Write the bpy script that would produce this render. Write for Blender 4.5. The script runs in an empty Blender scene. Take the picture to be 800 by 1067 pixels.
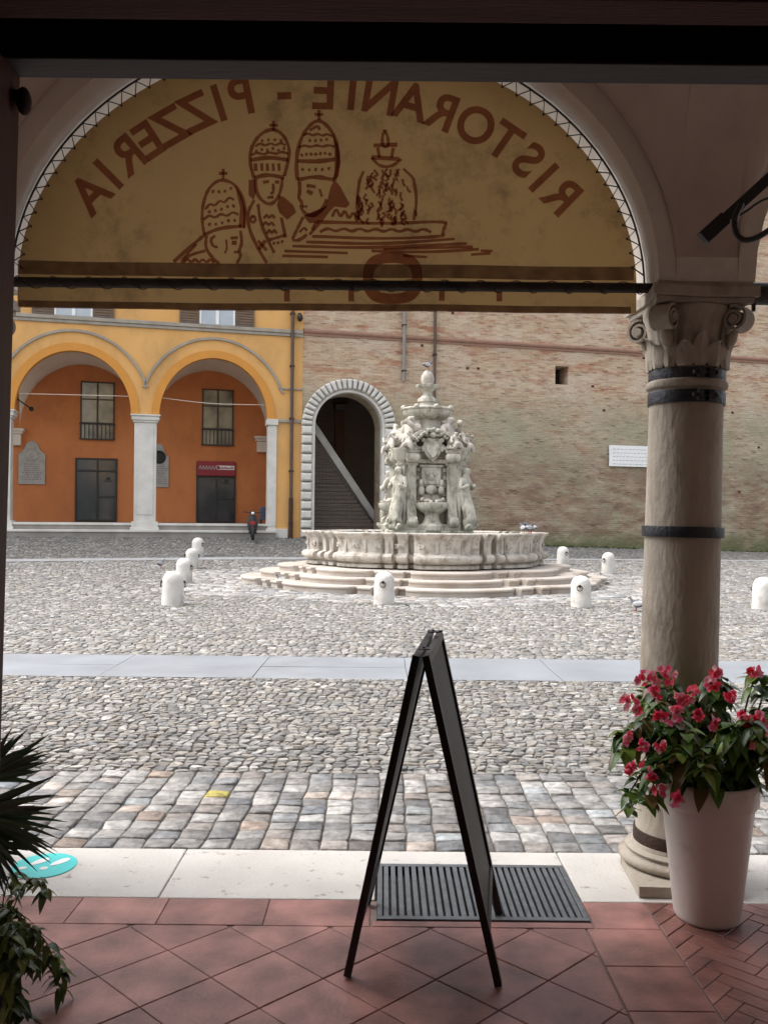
import bpy, bmesh, math, random
import numpy as np
from mathutils import Matrix, Vector, Euler
random.seed(7)
rng = np.random.default_rng(11)
S = bpy.context.scene
COL = S.collection
R = math.radians
PI = math.pi

# ------------------------------------------------------------------ camera model (used to turn a measured point + distance into metres)
F, HX, HY, ROLL, CZ = 900.0, 400.0, 540.0, 0.010, 1.6
def unroll(px, py):
    u, v = px - HX, py - HY
    return u + ROLL * v, v - ROLL * u
def P(px, py, Y):
    u, v = unroll(px, py)
    return Vector((u * Y / F, Y, CZ - v * Y / F))
FA = math.atan(.249)
EX, EY = math.cos(FA), math.sin(FA)            # along the far facade
KX = np.array([-60, -13.2, -4.7, 6.6, 16.4, 60]); KZ = np.array([.9, .889, .86, .52, .287, .2])
def ground(x, y):
    x = np.asarray(x, float); y = np.asarray(y, float)
    yf = 33 + (x + 3.67) * .249
    t = np.clip((y - 20) / np.maximum(yf - 20, 1), 0, 1)
    return np.interp(x, KX, KZ) * t ** 2.2
def G(px, py):
    u, v = unroll(px, py)
    lo, hi = 2.0, 60.0
    for _ in range(60):
        m = (lo + hi) / 2
        if CZ - v * m / F > float(ground(u * m / F, m)): lo = m
        else: hi = m
    return Vector((u * lo / F, lo, float(ground(u * lo / F, lo))))

# ------------------------------------------------------------------ materials
def nn(nt, t, **kw):
    n = nt.nodes.new(t)
    for k, v in kw.items():
        if k in n.inputs.keys() if hasattr(n.inputs, 'keys') else False: n.inputs[k].default_value = v
        else: setattr(n, k, v)
    return n
def base_mat(name):
    m = bpy.data.materials.new(name); m.use_nodes = True
    nt = m.node_tree; b = nt.nodes['Principled BSDF']
    return m, nt, b
def c4(c): return (c[0], c[1], c[2], 1.0)
def mat(name, c1, c2=None, rough=.7, scale=4., bump=0., bscale=30., metal=0., detail=6., spec=.4, c3=None, s3=.8, stretch=None, coat=0., t3=(.55, .75)):
    m, nt, b = base_mat(name); L = nt.links.new
    b.inputs['Roughness'].default_value = rough; b.inputs['Metallic'].default_value = metal
    b.inputs['Specular IOR Level'].default_value = spec
    b.inputs['Coat Weight'].default_value = coat
    tc = nt.nodes.new('ShaderNodeTexCoord'); vec = tc.outputs['Object']
    if stretch:
        mp = nt.nodes.new('ShaderNodeMapping'); mp.inputs['Scale'].default_value = stretch
        L(vec, mp.inputs['Vector']); vec = mp.outputs['Vector']
    n1 = nt.nodes.new('ShaderNodeTexNoise'); n1.inputs['Scale'].default_value = scale; n1.inputs['Detail'].default_value = detail
    L(vec, n1.inputs['Vector'])
    rp = nt.nodes.new('ShaderNodeMapRange'); rp.inputs[1].default_value = .32; rp.inputs[2].default_value = .68
    L(n1.outputs['Fac'], rp.inputs[0])
    mx = nt.nodes.new('ShaderNodeMix'); mx.data_type = 'RGBA'
    mx.inputs[6].default_value = c4(c1); mx.inputs[7].default_value = c4(c2 or tuple(x * .8 for x in c1))
    L(rp.outputs[0], mx.inputs[0]); out = mx.outputs[2]
    if c3:
        n3 = nt.nodes.new('ShaderNodeTexNoise'); n3.inputs['Scale'].default_value = s3; n3.inputs['Detail'].default_value = 8; n3.inputs['Roughness'].default_value = .65
        L(vec, n3.inputs['Vector'])
        r3 = nt.nodes.new('ShaderNodeMapRange'); r3.inputs[1].default_value = t3[0]; r3.inputs[2].default_value = t3[1]
        L(n3.outputs['Fac'], r3.inputs[0])
        m3 = nt.nodes.new('ShaderNodeMix'); m3.data_type = 'RGBA'; m3.inputs[7].default_value = c4(c3)
        L(r3.outputs[0], m3.inputs[0]); L(out, m3.inputs[6]); out = m3.outputs[2]
    L(out, b.inputs['Base Color'])
    if bump:
        nb = nt.nodes.new('ShaderNodeTexNoise'); nb.inputs['Scale'].default_value = bscale; nb.inputs['Detail'].default_value = 5
        L(vec, nb.inputs['Vector'])
        bp = nt.nodes.new('ShaderNodeBump'); bp.inputs['Strength'].default_value = bump; bp.inputs['Distance'].default_value = .02
        L(nb.outputs['Fac'], bp.inputs['Height']); L(bp.outputs[0], b.inputs['Normal'])
    return m
def stone_attr_mat(name, rough=.55, bump=.5, bscale=40., spec=.4, nscale=14., namt=.35):
    """colour of every stone from its own face attribute, mottled by noise"""
    m, nt, b = base_mat(name); L = nt.links.new
    b.inputs['Roughness'].default_value = rough; b.inputs['Specular IOR Level'].default_value = spec
    at = nt.nodes.new('ShaderNodeAttribute'); at.attribute_name = 'tint'
    tc = nt.nodes.new('ShaderNodeTexCoord')
    n = nt.nodes.new('ShaderNodeTexNoise'); n.inputs['Scale'].default_value = nscale; n.inputs['Detail'].default_value = 7
    L(tc.outputs['Object'], n.inputs['Vector'])
    mr = nt.nodes.new('ShaderNodeMapRange'); mr.inputs[1].default_value = .3; mr.inputs[2].default_value = .7
    mr.inputs[3].default_value = 1 - namt; mr.inputs[4].default_value = 1 + namt * .6
    L(n.outputs['Fac'], mr.inputs[0])
    mx = nt.nodes.new('ShaderNodeVectorMath'); mx.operation = 'SCALE'
    L(at.outputs['Color'], mx.inputs[0]); L(mr.outputs[0], mx.inputs['Scale'])
    L(mx.outputs[0], b.inputs['Base Color'])
    nb = nt.nodes.new('ShaderNodeTexNoise'); nb.inputs['Scale'].default_value = bscale; nb.inputs['Detail'].default_value = 6
    L(tc.outputs['Object'], nb.inputs['Vector'])
    bp = nt.nodes.new('ShaderNodeBump'); bp.inputs['Strength'].default_value = bump; bp.inputs['Distance'].default_value = .01
    L(nb.outputs['Fac'], bp.inputs['Height']); L(bp.outputs[0], b.inputs['Normal'])
    return m
def brick_mat(name, tones, mortar, width=.28, row=.07, stains=True, dark=1.):
    """weathered brick laid in the object's x-z plane"""
    m, nt, b = base_mat(name); L = nt.links.new
    N = nt.nodes.new
    b.inputs['Roughness'].default_value = .92; b.inputs['Specular IOR Level'].default_value = .15
    tc = N('ShaderNodeTexCoord'); sp = N('ShaderNodeSeparateXYZ'); L(tc.outputs['Object'], sp.inputs[0])
    cb = N('ShaderNodeCombineXYZ'); L(sp.outputs[0], cb.inputs[0]); L(sp.outputs[2], cb.inputs[1]); L(sp.outputs[1], cb.inputs[2])
    # slightly wavy courses
    nw = N('ShaderNodeTexNoise'); nw.inputs['Scale'].default_value = .8; L(cb.outputs[0], nw.inputs['Vector'])
    wv = N('ShaderNodeVectorMath'); wv.operation = 'MULTIPLY_ADD'
    wv.inputs[1].default_value = (.05, .05, 0); L(nw.outputs['Color'], wv.inputs[0]); L(cb.outputs[0], wv.inputs[2])
    br = N('ShaderNodeTexBrick'); L(wv.outputs[0], br.inputs['Vector'])
    br.inputs['Scale'].default_value = 1.; br.inputs['Brick Width'].default_value = width; br.inputs['Row Height'].default_value = row
    br.inputs['Mortar Size'].default_value = .011; br.inputs['Bias'].default_value = -.1
    br.inputs['Color1'].default_value = c4(tones[0]); br.inputs['Color2'].default_value = c4(tones[1]); br.inputs['Mortar'].default_value = c4(mortar)
    out = br.outputs['Color']
    def layer(col, scale, lo, hi, stretch=(1, 1, 1), fac=1., zr=None, detail=8):
        nonlocal out
        mp = N('ShaderNodeMapping'); mp.inputs['Scale'].default_value = stretch; mp.inputs['Location'].default_value = (random.uniform(-9, 9), random.uniform(-9, 9), 0)
        L(cb.outputs[0], mp.inputs['Vector'])
        n = N('ShaderNodeTexNoise'); n.inputs['Scale'].default_value = scale; n.inputs['Detail'].default_value = detail; n.inputs['Roughness'].default_value = .68
        L(mp.outputs[0], n.inputs['Vector'])
        r = N('ShaderNodeMapRange'); r.inputs[1].default_value = lo; r.inputs[2].default_value = hi; r.inputs[4].default_value = fac
        L(n.outputs['Fac'], r.inputs[0]); f = r.outputs[0]
        if zr:
            z = N('ShaderNodeMapRange'); z.interpolation_type = 'SMOOTHSTEP'
            z.inputs[1].default_value = zr[0]; z.inputs[2].default_value = zr[1]; z.inputs[3].default_value = zr[2]; z.inputs[4].default_value = zr[3]
            nz = N('ShaderNodeMath'); nz.operation = 'MULTIPLY_ADD'; L(n.outputs['Fac'], nz.inputs[0]); nz.inputs[1].default_value = 2.; L(sp.outputs[2], nz.inputs[2])
            L(nz.outputs[0], z.inputs[0])
            mm = N('ShaderNodeMath'); mm.operation = 'MULTIPLY'; L(f, mm.inputs[0]); L(z.outputs[0], mm.inputs[1]); f = mm.outputs[0]
        mx = N('ShaderNodeMix'); mx.data_type = 'RGBA'; mx.inputs[7].default_value = c4(col)
        L(f, mx.inputs[0]); L(out, mx.inputs[6]); out = mx.outputs[2]
    if stains:
        layer((.36, .165, .10), 1.0, .52, .62, (.55, 2.4, 1), .8)                 # redder worn bricks in streaks
        layer((.58, .50, .40), .45, .48, .60, (.8, 1.3, 1), .55)                   # pale lime patches
        layer((.30, .15, .10), 2.6, .56, .64, (.5, 2.6, 1), .75)
        layer((.16, .10, .075), 3.4, .60, .68, (.45, 2.4, 1), .75)                # dark eroded faces
        layer((.275, .28, .195), .35, .28, .55, (1, 1, 1), .70, (8.4, 6.4, 0, 1))   # grey green bloom on the lower half
        layer((.20, .125, .09), 1.3, .36, .60, (.6, 2.0, 1), .85, (6.2, 4.2, 0, 1))
        layer((.38, .27, .20), 2.8, .55, .66, (.5, 2.4, 1), .7, (5.8, 4.2, 0, 1))   # raw brick where the facing fell off
        layer((.10, .125, .05), .8, .30, .52, (1, 1, 1), .75, (2.3, 1.6, 0, 1))     # moss at the foot
    L(out, b.inputs['Base Color'])
    nb = N('ShaderNodeTexNoise'); nb.inputs['Scale'].default_value = 7; nb.inputs['Detail'].default_value = 8; L(cb.outputs[0], nb.inputs['Vector'])
    ad = N('ShaderNodeMath'); ad.operation = 'MULTIPLY_ADD'; ad.inputs[1].default_value = -.6; L(br.outputs['Fac'], ad.inputs[0]); L(nb.outputs['Fac'], ad.inputs[2])
    bp = N('ShaderNodeBump'); bp.inputs['Strength'].default_value = .8; bp.inputs['Distance'].default_value = .04
    L(ad.outputs[0], bp.inputs['Height']); L(bp.outputs[0], b.inputs['Normal'])
    return m
def cloth_mat(name, col, col2, trans=.5, stain=None):
    m, nt, b = base_mat(name); L = nt.links.new; N = nt.nodes.new
    out = nt.nodes['Material Output']
    tc = N('ShaderNodeTexCoord'); n = N('ShaderNodeTexNoise'); n.inputs['Scale'].default_value = 2.2; n.inputs['Detail'].default_value = 8; n.inputs['Roughness'].default_value = .7
    L(tc.outputs['Object'], n.inputs['Vector'])
    r = N('ShaderNodeMapRange'); r.inputs[1].default_value = .35; r.inputs[2].default_value = .7; L(n.outputs['Fac'], r.inputs[0])
    mx = N('ShaderNodeMix'); mx.data_type = 'RGBA'; mx.inputs[6].default_value = c4(col); mx.inputs[7].default_value = c4(col2); L(r.outputs[0], mx.inputs[0])
    o = mx.outputs[2]
    if stain:
        n2 = N('ShaderNodeTexNoise'); n2.inputs['Scale'].default_value = 3.5; n2.inputs['Detail'].default_value = 9; n2.inputs['Roughness'].default_value = .75
        mp = N('ShaderNodeMapping'); mp.inputs['Location'].default_value = (3, 1, 2); L(tc.outputs['Object'], mp.inputs[0]); L(mp.outputs[0], n2.inputs['Vector'])
        # mildew gathers along the rod pocket and the laced edge
        sp = N('ShaderNodeSeparateXYZ'); L(tc.outputs['Object'], sp.inputs[0])
        dz = N('ShaderNodeMapRange'); dz.inputs[1].default_value = 2.62; dz.inputs[2].default_value = 2.95; dz.inputs[3].default_value = .16; dz.inputs[4].default_value = 0.
        L(sp.outputs[2], dz.inputs[0])
        a = N('ShaderNodeMath'); a.operation = 'ADD'; L(n2.outputs['Fac'], a.inputs[0]); L(dz.outputs[0], a.inputs[1])
        r2 = N('ShaderNodeMapRange'); r2.inputs[1].default_value = .68; r2.inputs[2].default_value = .88; r2.inputs[4].default_value = .8; L(a.outputs[0], r2.inputs[0])
        m2 = N('ShaderNodeMix'); m2.data_type = 'RGBA'; m2.inputs[7].default_value = c4(stain); L(r2.outputs[0], m2.inputs[0]); L(o, m2.inputs[6]); o = m2.outputs[2]
    d = N('ShaderNodeBsdfDiffuse'); t = N('ShaderNodeBsdfTranslucent'); ms = N('ShaderNodeMixShader'); ms.inputs[0].default_value = trans
    L(o, d.inputs[0]); L(o, t.inputs[0]); L(d.outputs[0], ms.inputs[1]); L(t.outputs[0], ms.inputs[2])
    w = N('ShaderNodeTexNoise'); w.inputs['Scale'].default_value = 160; L(tc.outputs['Object'], w.inputs['Vector'])
    bp = N('ShaderNodeBump'); bp.inputs['Strength'].default_value = .15; bp.inputs['Distance'].default_value = .003; L(w.outputs['Fac'], bp.inputs['Height'])
    L(bp.outputs[0], d.inputs['Normal'])
    L(ms.outputs[0], out.inputs['Surface'])
    return m
def ink_mat(name, tint, col, fac):
    """thin print on cloth: the cloth behind shows through, tinted"""
    m, nt, b = base_mat(name); L = nt.links.new; N = nt.nodes.new
    t = N('ShaderNodeBsdfTransparent'); t.inputs[0].default_value = c4(tint)
    d = N('ShaderNodeBsdfDiffuse'); d.inputs[0].default_value = c4(col); ms = N('ShaderNodeMixShader')
    tc = N('ShaderNodeTexCoord'); n = N('ShaderNodeTexNoise'); n.inputs['Scale'].default_value = 14; n.inputs['Detail'].default_value = 7; L(tc.outputs['Object'], n.inputs['Vector'])
    r = N('ShaderNodeMapRange'); r.inputs[1].default_value = .35; r.inputs[2].default_value = .65; r.inputs[3].default_value = fac * .55; r.inputs[4].default_value = fac; L(n.outputs['Fac'], r.inputs[0])
    L(r.outputs[0], ms.inputs[0]); L(t.outputs[0], ms.inputs[1]); L(d.outputs[0], ms.inputs[2]); L(ms.outputs[0], nt.nodes['Material Output'].inputs['Surface'])
    return m
def leaf_mat(name, c1, c2, trans=.3, rough=.35, scale=9.):
    m, nt, b = base_mat(name); L = nt.links.new; N = nt.nodes.new
    at = N('ShaderNodeAttribute'); at.attribute_name = 'tint'
    L(at.outputs['Color'], b.inputs['Base Color'])
    b.inputs['Roughness'].default_value = rough
    t = N('ShaderNodeBsdfTranslucent'); L(at.outputs['Color'], t.inputs[0])
    ms = N('ShaderNodeMixShader'); ms.inputs[0].default_value = trans
    L(b.outputs[0], ms.inputs[1]); L(t.outputs[0], ms.inputs[2]); L(ms.outputs[0], nt.nodes['Material Output'].inputs['Surface'])
    return m

M = dict(
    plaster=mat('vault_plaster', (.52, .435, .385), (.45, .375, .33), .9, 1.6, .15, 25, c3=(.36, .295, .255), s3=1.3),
    white_plaster=mat('white_plaster', (.74, .72, .68), (.64, .62, .57), .85, 2, .12, 40),
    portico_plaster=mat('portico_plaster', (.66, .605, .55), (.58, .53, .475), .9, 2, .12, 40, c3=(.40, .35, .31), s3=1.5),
    outer_plaster=mat('outer_plaster', (.62, .45, .28), (.55, .40, .25), .9, 2),
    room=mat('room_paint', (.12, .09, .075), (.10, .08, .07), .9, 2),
    wood=mat('stained_wood', (.10, .034, .024), (.07, .024, .018), .55, 3, .2, 30, stretch=(8, 8, .7)),
    dark_wood=mat('dark_wood', (.085, .026, .018), (.06, .018, .013), .85, 3, .2, 30, stretch=(.7, 8, 8)),
    lintel=mat('lintel_paint', (.08, .066, .064), (.06, .05, .048), .7, 3, .1, 20, stretch=(.7, 4, 4)),
    black=mat('black_metal', (.012, .012, .013), (.02, .02, .02), .5, 6, 0, metal=.0),
    iron=mat('old_iron', (.022, .021, .022), (.045, .036, .03), .55, 12, .3, 60, metal=.3),
    strap=mat('strap_iron', (.028, .032, .042), (.045, .045, .05), .5, 12, .3, 60, metal=.4),
    rust=mat('rusty_iron', (.07, .035, .022), (.03, .02, .017), .85, 9, .4, 60),
    column=mat('column_stone', (.43, .38, .315), (.325, .28, .23), .8, 3.2, .35, 26, c3=(.17, .13, .10), s3=2.6, stretch=(1.5, 1.5, .7), t3=(.52, .72)),
    travertine=mat('travertine', (.60, .57, .53), (.50, .475, .44), .7, 2.5, .25, 60, c3=(.30, .265, .22), s3=14, t3=(.60, .68)),
    fountain=mat('fountain_stone', (.52, .485, .435), (.385, .355, .31), .85, 4, .7, 18, c3=(.20, .17, .135), s3=5, t3=(.47, .68), stretch=(1, 1, .55)),
    fountain_wet=mat('fountain_stone_algae', (.53, .505, .445), (.385, .37, .315), .8, 5, .9, 20, c3=(.18, .17, .125), s3=6, t3=(.46, .66), stretch=(1, 1, .45)),
    step=mat('step_stone', (.45, .405, .36), (.36, .315, .275), .8, 1.6, .4, 18, c3=(.36, .30, .25), s3=1.6, t3=(.52, .72)),
    white_stone=mat('bollard_stone', (.62, .605, .575), (.52, .505, .475), .75, 5, .5, 24, c3=(.34, .315, .27), s3=3.5, t3=(.52, .74)),
    orange=mat('ochre_plaster', (.66, .375, .135), (.60, .33, .11), .92, .9, .1, 12, c3=(.46, .27, .105), s3=.7, t3=(.46, .70), stretch=(1, 1, .6)),
    orange_trim=mat('ochre_trim', (.58, .26, .05), (.52, .235, .05), .9, 2, .1, 12),
    red_orange=mat('burnt_orange_plaster', (.60, .225, .08), (.54, .19, .062), .92, .8, .1, 12, c3=(.44, .155, .06), s3=.7, t3=(.46, .7), stretch=(1, 1, .7)),
    grey_trim=mat('grey_moulding', (.33, .30, .25), (.26, .23, .19), .9, 3),
    cream=mat('cream_plaster', (.74, .66, .55), (.66, .58, .48), .9, 1.5),
    pillar=mat('pillar_stone', (.62, .605, .565), (.50, .485, .44), .8, 2, .2, 20, c3=(.45, .42, .36), s3=1.4, t3=(.58, .78)),
    arc_floor=mat('arcade_paving', (.24, .18, .145), (.2, .15, .12), .8, 2),
    plaque=mat('plaque_marble', (.42, .40, .36), (.33, .31, .28), .7, 5, .1, 40),
    plaque_ink=mat('plaque_ink', (.16, .15, .14), (.2, .19, .18), .8, 5),
    glass=mat('dark_glass', (.035, .04, .042), (.05, .055, .055), .08, 2, spec=.6),
    glass_reflect=mat('window_glass_reflections', (.075, .08, .07), (.42, .39, .27), .12, .9, spec=.6, detail=2),  # two-tone noise paints cream reflections into the glass colour
    glass3=mat('bright_glass', (.33, .38, .42), (.42, .46, .49), .1, 1.5, spec=.6, detail=2),
    frame=mat('window_frame', (.02, .021, .02), (.03, .03, .028), .5, 4),
    brown_frame=mat('brown_frame', (.09, .06, .035), (.07, .045, .03), .6, 4),
    shutter=mat('shutter_wood', (.15, .115, .085), (.11, .085, .065), .7, 4),
    pipe=mat('brown_pipe', (.10, .065, .045), (.07, .05, .04), .6, 3),
    grey_pipe=mat('grey_pipe', (.25, .225, .205), (.2, .18, .165), .6, 3),
    redsign=mat('red_sign', (.27, .012, .025), (.24, .012, .022), .4, 3),
    white=mat('white_paint', (.78, .78, .77), (.72, .72, .71), .5, 3),
    ink=mat('grey_ink', (.42, .43, .44), (.48, .48, .48), .7, 3),
    teal=mat('teal_sticker', (.055, .56, .55), (.075, .60, .58), .5, 6, c3=(.2, .62, .6), s3=9, t3=(.6, .8)),
    teal_worn=mat('teal_worn', (.25, .60, .57), (.45, .64, .60), .6, 20),
    grate=mat('grate_steel', (.15, .16, .17), (.11, .115, .12), .55, 20, .1, 60, metal=.6),
    board=mat('chalkboard', (.018, .018, .019), (.026, .025, .025), .55, 5, .05, 40, stretch=(1, 1, .2), c3=(.045, .044, .043), s3=3, t3=(.58, .8)),
    board_frame=mat('black_wood', (.016, .014, .014), (.028, .024, .022), .45, 6, .1, 50, stretch=(9, 9, 1)),
    pot=mat('white_pot', (.68, .62, .59), (.61, .55, .52), .42, 3, .08, 40, c3=(.42, .35, .30), s3=6, t3=(.58, .80)),
    dark_pot=mat('dark_pot', (.02, .02, .022), (.03, .03, .03), .6, 5),
    soil=mat('soil', (.025, .018, .012), (.04, .03, .02), .95, 30, .6, 60),
    stem=mat('plant_stem', (.09, .05, .03), (.06, .07, .025), .6, 8),
    leaf=leaf_mat('leaf', None, None, .3, .32),
    petal=leaf_mat('petal', None, None, .5, .5),
    palm_leaf=leaf_mat('palm_leaf', None, None, .12, .5),
    canvas=cloth_mat('yellow_canvas', (.335, .212, .090), (.305, .19, .078), .36, (.12, .08, .04)),
    canvas_dark=ink_mat('canvas_double', (.80, .72, .70), (.20, .135, .09), .5),
    print=ink_mat('maroon_print', (.62, .34, .30), (.24, .085, .06), .40),
    rope=mat('dark_rope', (.03, .025, .02), (.05, .04, .03), .8, 20),
    water=mat('water', (.12, .14, .11), (.10, .12, .10), .05, 3, .15, 9, spec=.5),
    feather=mat('pigeon_feather', (.14, .15, .17), (.07, .075, .085), .7, 14),
    feather_light=mat('pale_feather', (.48, .48, .49), (.35, .35, .37), .7, 14),
    rubber=mat('rubber', (.015, .015, .015), (.02, .02, .02), .8, 5),
    redpaint=mat('red_paint', (.35, .02, .025), (.3, .02, .02), .35, 3),
    greybin=mat('grey_board', (.075, .09, .12), (.06, .07, .10), .5, 3),
    brick=brick_mat('castle_brick', ((.53, .395, .265), (.37, .24, .155)), (.49, .415, .315), .36, .088),
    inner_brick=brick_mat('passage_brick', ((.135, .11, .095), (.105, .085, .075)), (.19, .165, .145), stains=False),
    inner_brick_lit=brick_mat('passage_brick_lit', ((.34, .26, .21), (.27, .20, .16)), (.36, .30, .25), stains=False),  # lighter copy of the passage brick, stands in for light on the rear wall
    step_dark=mat('riser_stone', (.30, .275, .25), (.22, .20, .18), .85, 2),
    string=mat('string_brick', (.30, .17, .12), (.24, .14, .10), .9, 5, .3, 20),
    sett=stone_attr_mat('sett_stone', .55, .9, 42., .35, 17., .5),
    cobble=stone_attr_mat('cobble_stone', .55, .7, 55., .35, 20., .45),
    tile=stone_attr_mat('terracotta_tile', .44, .3, 60., .42, 5.5, .5),
    grout=mat('grout', (.25, .175, .155), (.19, .14, .125), .9, 20),
    dirt=mat('joint_sand', (.155, .142, .125), (.115, .105, .092), .95, 7, .4, 60),
    slab=stone_attr_mat('lane_slab', .42, .12, 30., .45, 1.6, .16),
    gutter=mat('gutter_stone', (.30, .305, .31), (.24, .245, .25), .8, 2),
    asphalt=mat('grey_ground', (.20, .195, .185), (.15, .145, .14), .85, 1.2, .3, 50, c3=(.25, .24, .22), s3=.5),
    weed=leaf_mat('weed', None, None, .3, .6),
)

# ------------------------------------------------------------------ object helpers
INV = {}
def link(o, parent=None):
    COL.objects.link(o)
    if parent is not None: o.parent = parent
    return o
def tag(o, label=None, cat=None, group=None, kind=None):
    if label: o['label'] = label
    if cat: o['category'] = cat
    if group: o['group'] = group
    if kind: o['kind'] = kind
    return o
def thing(name, label, cat, loc=(0, 0, 0), rotz=0., group=None):
    o = bpy.data.objects.new(name, None); o.empty_display_size = .1
    o.location = loc; o.rotation_euler = (0, 0, rotz); link(o)
    INV[o.name] = (Matrix.Translation(Vector(loc)) @ Matrix.Rotation(rotz, 4, 'Z')).inverted()
    return tag(o, label, cat, group)
def copy_tree(o, parent=None):
    c = o.copy(); link(c, parent)
    for ch in list(o.children): copy_tree(ch, c)
    return c

class MB:
    def __init__(s): s.v = []; s.f = []; s.c = []; s.M = None; s.col = None
    def add(s, vs, fs):
        b = len(s.v)
        if s.M is not None: vs = [s.M @ Vector(p) for p in vs]
        s.v += [tuple(p) for p in vs]
        for f in fs: s.f.append(tuple(b + i for i in f)); s.c.append(s.col)
        return s
    def box(s, x0, x1, y0, y1, z0, z1):
        return s.add([(x0, y0, z0), (x1, y0, z0), (x1, y1, z0), (x0, y1, z0), (x0, y0, z1), (x1, y0, z1), (x1, y1, z1), (x0, y1, z1)],
                     [(0, 3, 2, 1), (4, 5, 6, 7), (0, 1, 5, 4), (1, 2, 6, 5), (2, 3, 7, 6), (3, 0, 4, 7)])
    def prism(s, poly, a, b, axis='y'):
        """polygon extruded along an axis: poly in (x,z) for y, (x,y) for z, (y,z) for x"""
        n = len(poly)
        def pt(p, t): return (p[0], t, p[1]) if axis == 'y' else (p[0], p[1], t) if axis == 'z' else (t, p[0], p[1])
        vs = [pt(p, a) for p in poly] + [pt(p, b) for p in poly]
        fs = [tuple(range(n))[::-1], tuple(range(n, 2 * n))] + [(i, (i + 1) % n, n + (i + 1) % n, n + i) for i in range(n)]
        return s.add(vs, fs)
    def loft(s, rings, closed=True, caps=True):
        n = len(rings[0]); vs = [p for r in rings for p in r]; fs = []
        for k in range(len(rings) - 1):
            for i in range(n if closed else n - 1):
                j = (i + 1) % n
                fs.append((k * n + i, k * n + j, (k + 1) * n + j, (k + 1) * n + i))
        if caps: fs += [tuple(range(n))[::-1], tuple(range((len(rings) - 1) * n, len(rings) * n))]
        return s.add(vs, fs)
    def lathe(s, prof, n=32, c=(0, 0, 0), mod=None, caps=True):
        rings = []
        for r, z in prof:
            ring = []
            for i in range(n):
                t = 2 * PI * i / n; rr = max(r, .0005) * (mod(t, z) if mod else 1)
                ring.append((c[0] + rr * math.cos(t), c[1] + rr * math.sin(t), c[2] + z))
            rings.append(ring)
        return s.loft(rings, True, caps)
    def tube(s, pts, rad, n=8, caps=True):
        pts = [Vector(p) for p in pts]; rings = []
        up = Vector((0, 0, 1))
        for i, p in enumerate(pts):
            d = (pts[min(i + 1, len(pts) - 1)] - pts[max(i - 1, 0)]).normalized()
            a = d.cross(up)
            if a.length < 1e-3: a = d.cross(Vector((1, 0, 0)))
            a.normalize(); b = a.cross(d).normalized()
            r = rad(i / max(1, len(pts) - 1)) if callable(rad) else rad
            rings.append([p + a * (r * math.cos(2 * PI * k / n)) + b * (r * math.sin(2 * PI * k / n)) for k in range(n)])
        return s.loft(rings, True, caps)
    def ball(s, c, r, nu=12, nv=8, rot=None):
        r = r if hasattr(r, '__len__') else (r, r, r); rings = []
        for k in range(nv + 1):
            ph = -PI / 2 + PI * k / nv; cr = max(math.cos(ph), .02)
            ring = []
            for i in range(nu):
                q = Vector((r[0] * cr * math.cos(2 * PI * i / nu), r[1] * cr * math.sin(2 * PI * i / nu), r[2] * math.sin(ph)))
                if rot is not None: q = rot @ q
                ring.append(q + Vector(c))
            rings.append(ring)
        return s.loft(rings)
    def bar(s, a, b, w, d, side=(0, 1, 0)):
        """rectangular bar from a to b, w along side x dir, d along side"""
        a, b = Vector(a), Vector(b); ax = (b - a).normalized(); sd = Vector(side); sd = (sd - ax * sd.dot(ax)).normalized(); x = ax.cross(sd)
        cs = [(-1, -1), (1, -1), (1, 1), (-1, 1)]
        return s.loft([[q + x * (w / 2 * i) + sd * (d / 2 * j) for i, j in cs] for q in (a, b)])
    def build(s, name, m, parent=None, smooth=35, bevel=0., world=None, label=None, segs=2):
        me = bpy.data.meshes.new(name)
        vs = s.v
        if world is not None:
            iv = INV[world.name]; vs = [tuple(iv @ Vector(p)) for p in vs]
        me.from_pydata(vs, [], s.f); me.update()
        bm = bmesh.new(); bm.from_mesh(me); bmesh.ops.recalc_face_normals(bm, faces=bm.faces); bm.to_mesh(me); bm.free()
        if any(c is not None for c in s.c):
            at = me.attributes.new('tint', 'FLOAT_COLOR', 'FACE')
            arr = np.array([(c or (.5, .5, .5)) + (1.,) if len(c or (.5, .5, .5)) == 3 else c for c in s.c], dtype=np.float32)
            at.data.foreach_set('color', arr.ravel())
        me.materials.append(m)
        if smooth:
            me.polygons.foreach_set('use_smooth', [True] * len(me.polygons)); me.set_sharp_from_angle(angle=R(smooth))
        o = bpy.data.objects.new(name, me); link(o, parent)
        if bevel:
            b = o.modifiers.new('bevel', 'BEVEL'); b.width = bevel; b.segments = segs; b.limit_method = 'ANGLE'; b.angle_limit = R(40)
        if label: o['label'] = label
        return o

def skin_figure(name, joints, edges, m, parent, levels=2, root=0):
    me = bpy.data.meshes.new(name)
    names = list(joints); idx = {k: i for i, k in enumerate(names)}
    me.from_pydata([joints[k][:3] for k in names], [(idx[a], idx[b]) for a, b in edges], [])
    me.materials.append(m)
    bm = bmesh.new(); bm.from_mesh(me); sl = bm.verts.layers.skin.verify(); bm.verts.ensure_lookup_table()
    for k in names:
        r = joints[k][3]; e = bm.verts[idx[k]][sl]; e.radius = (r, r); e.use_root = (k == names[root])
    bm.to_mesh(me); bm.free()
    o = bpy.data.objects.new(name, me); link(o, parent)
    sk = o.modifiers.new('skin', 'SKIN'); sk.use_smooth_shade = True
    ss = o.modifiers.new('sub', 'SUBSURF'); ss.levels = levels; ss.render_levels = levels
    return o

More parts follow.
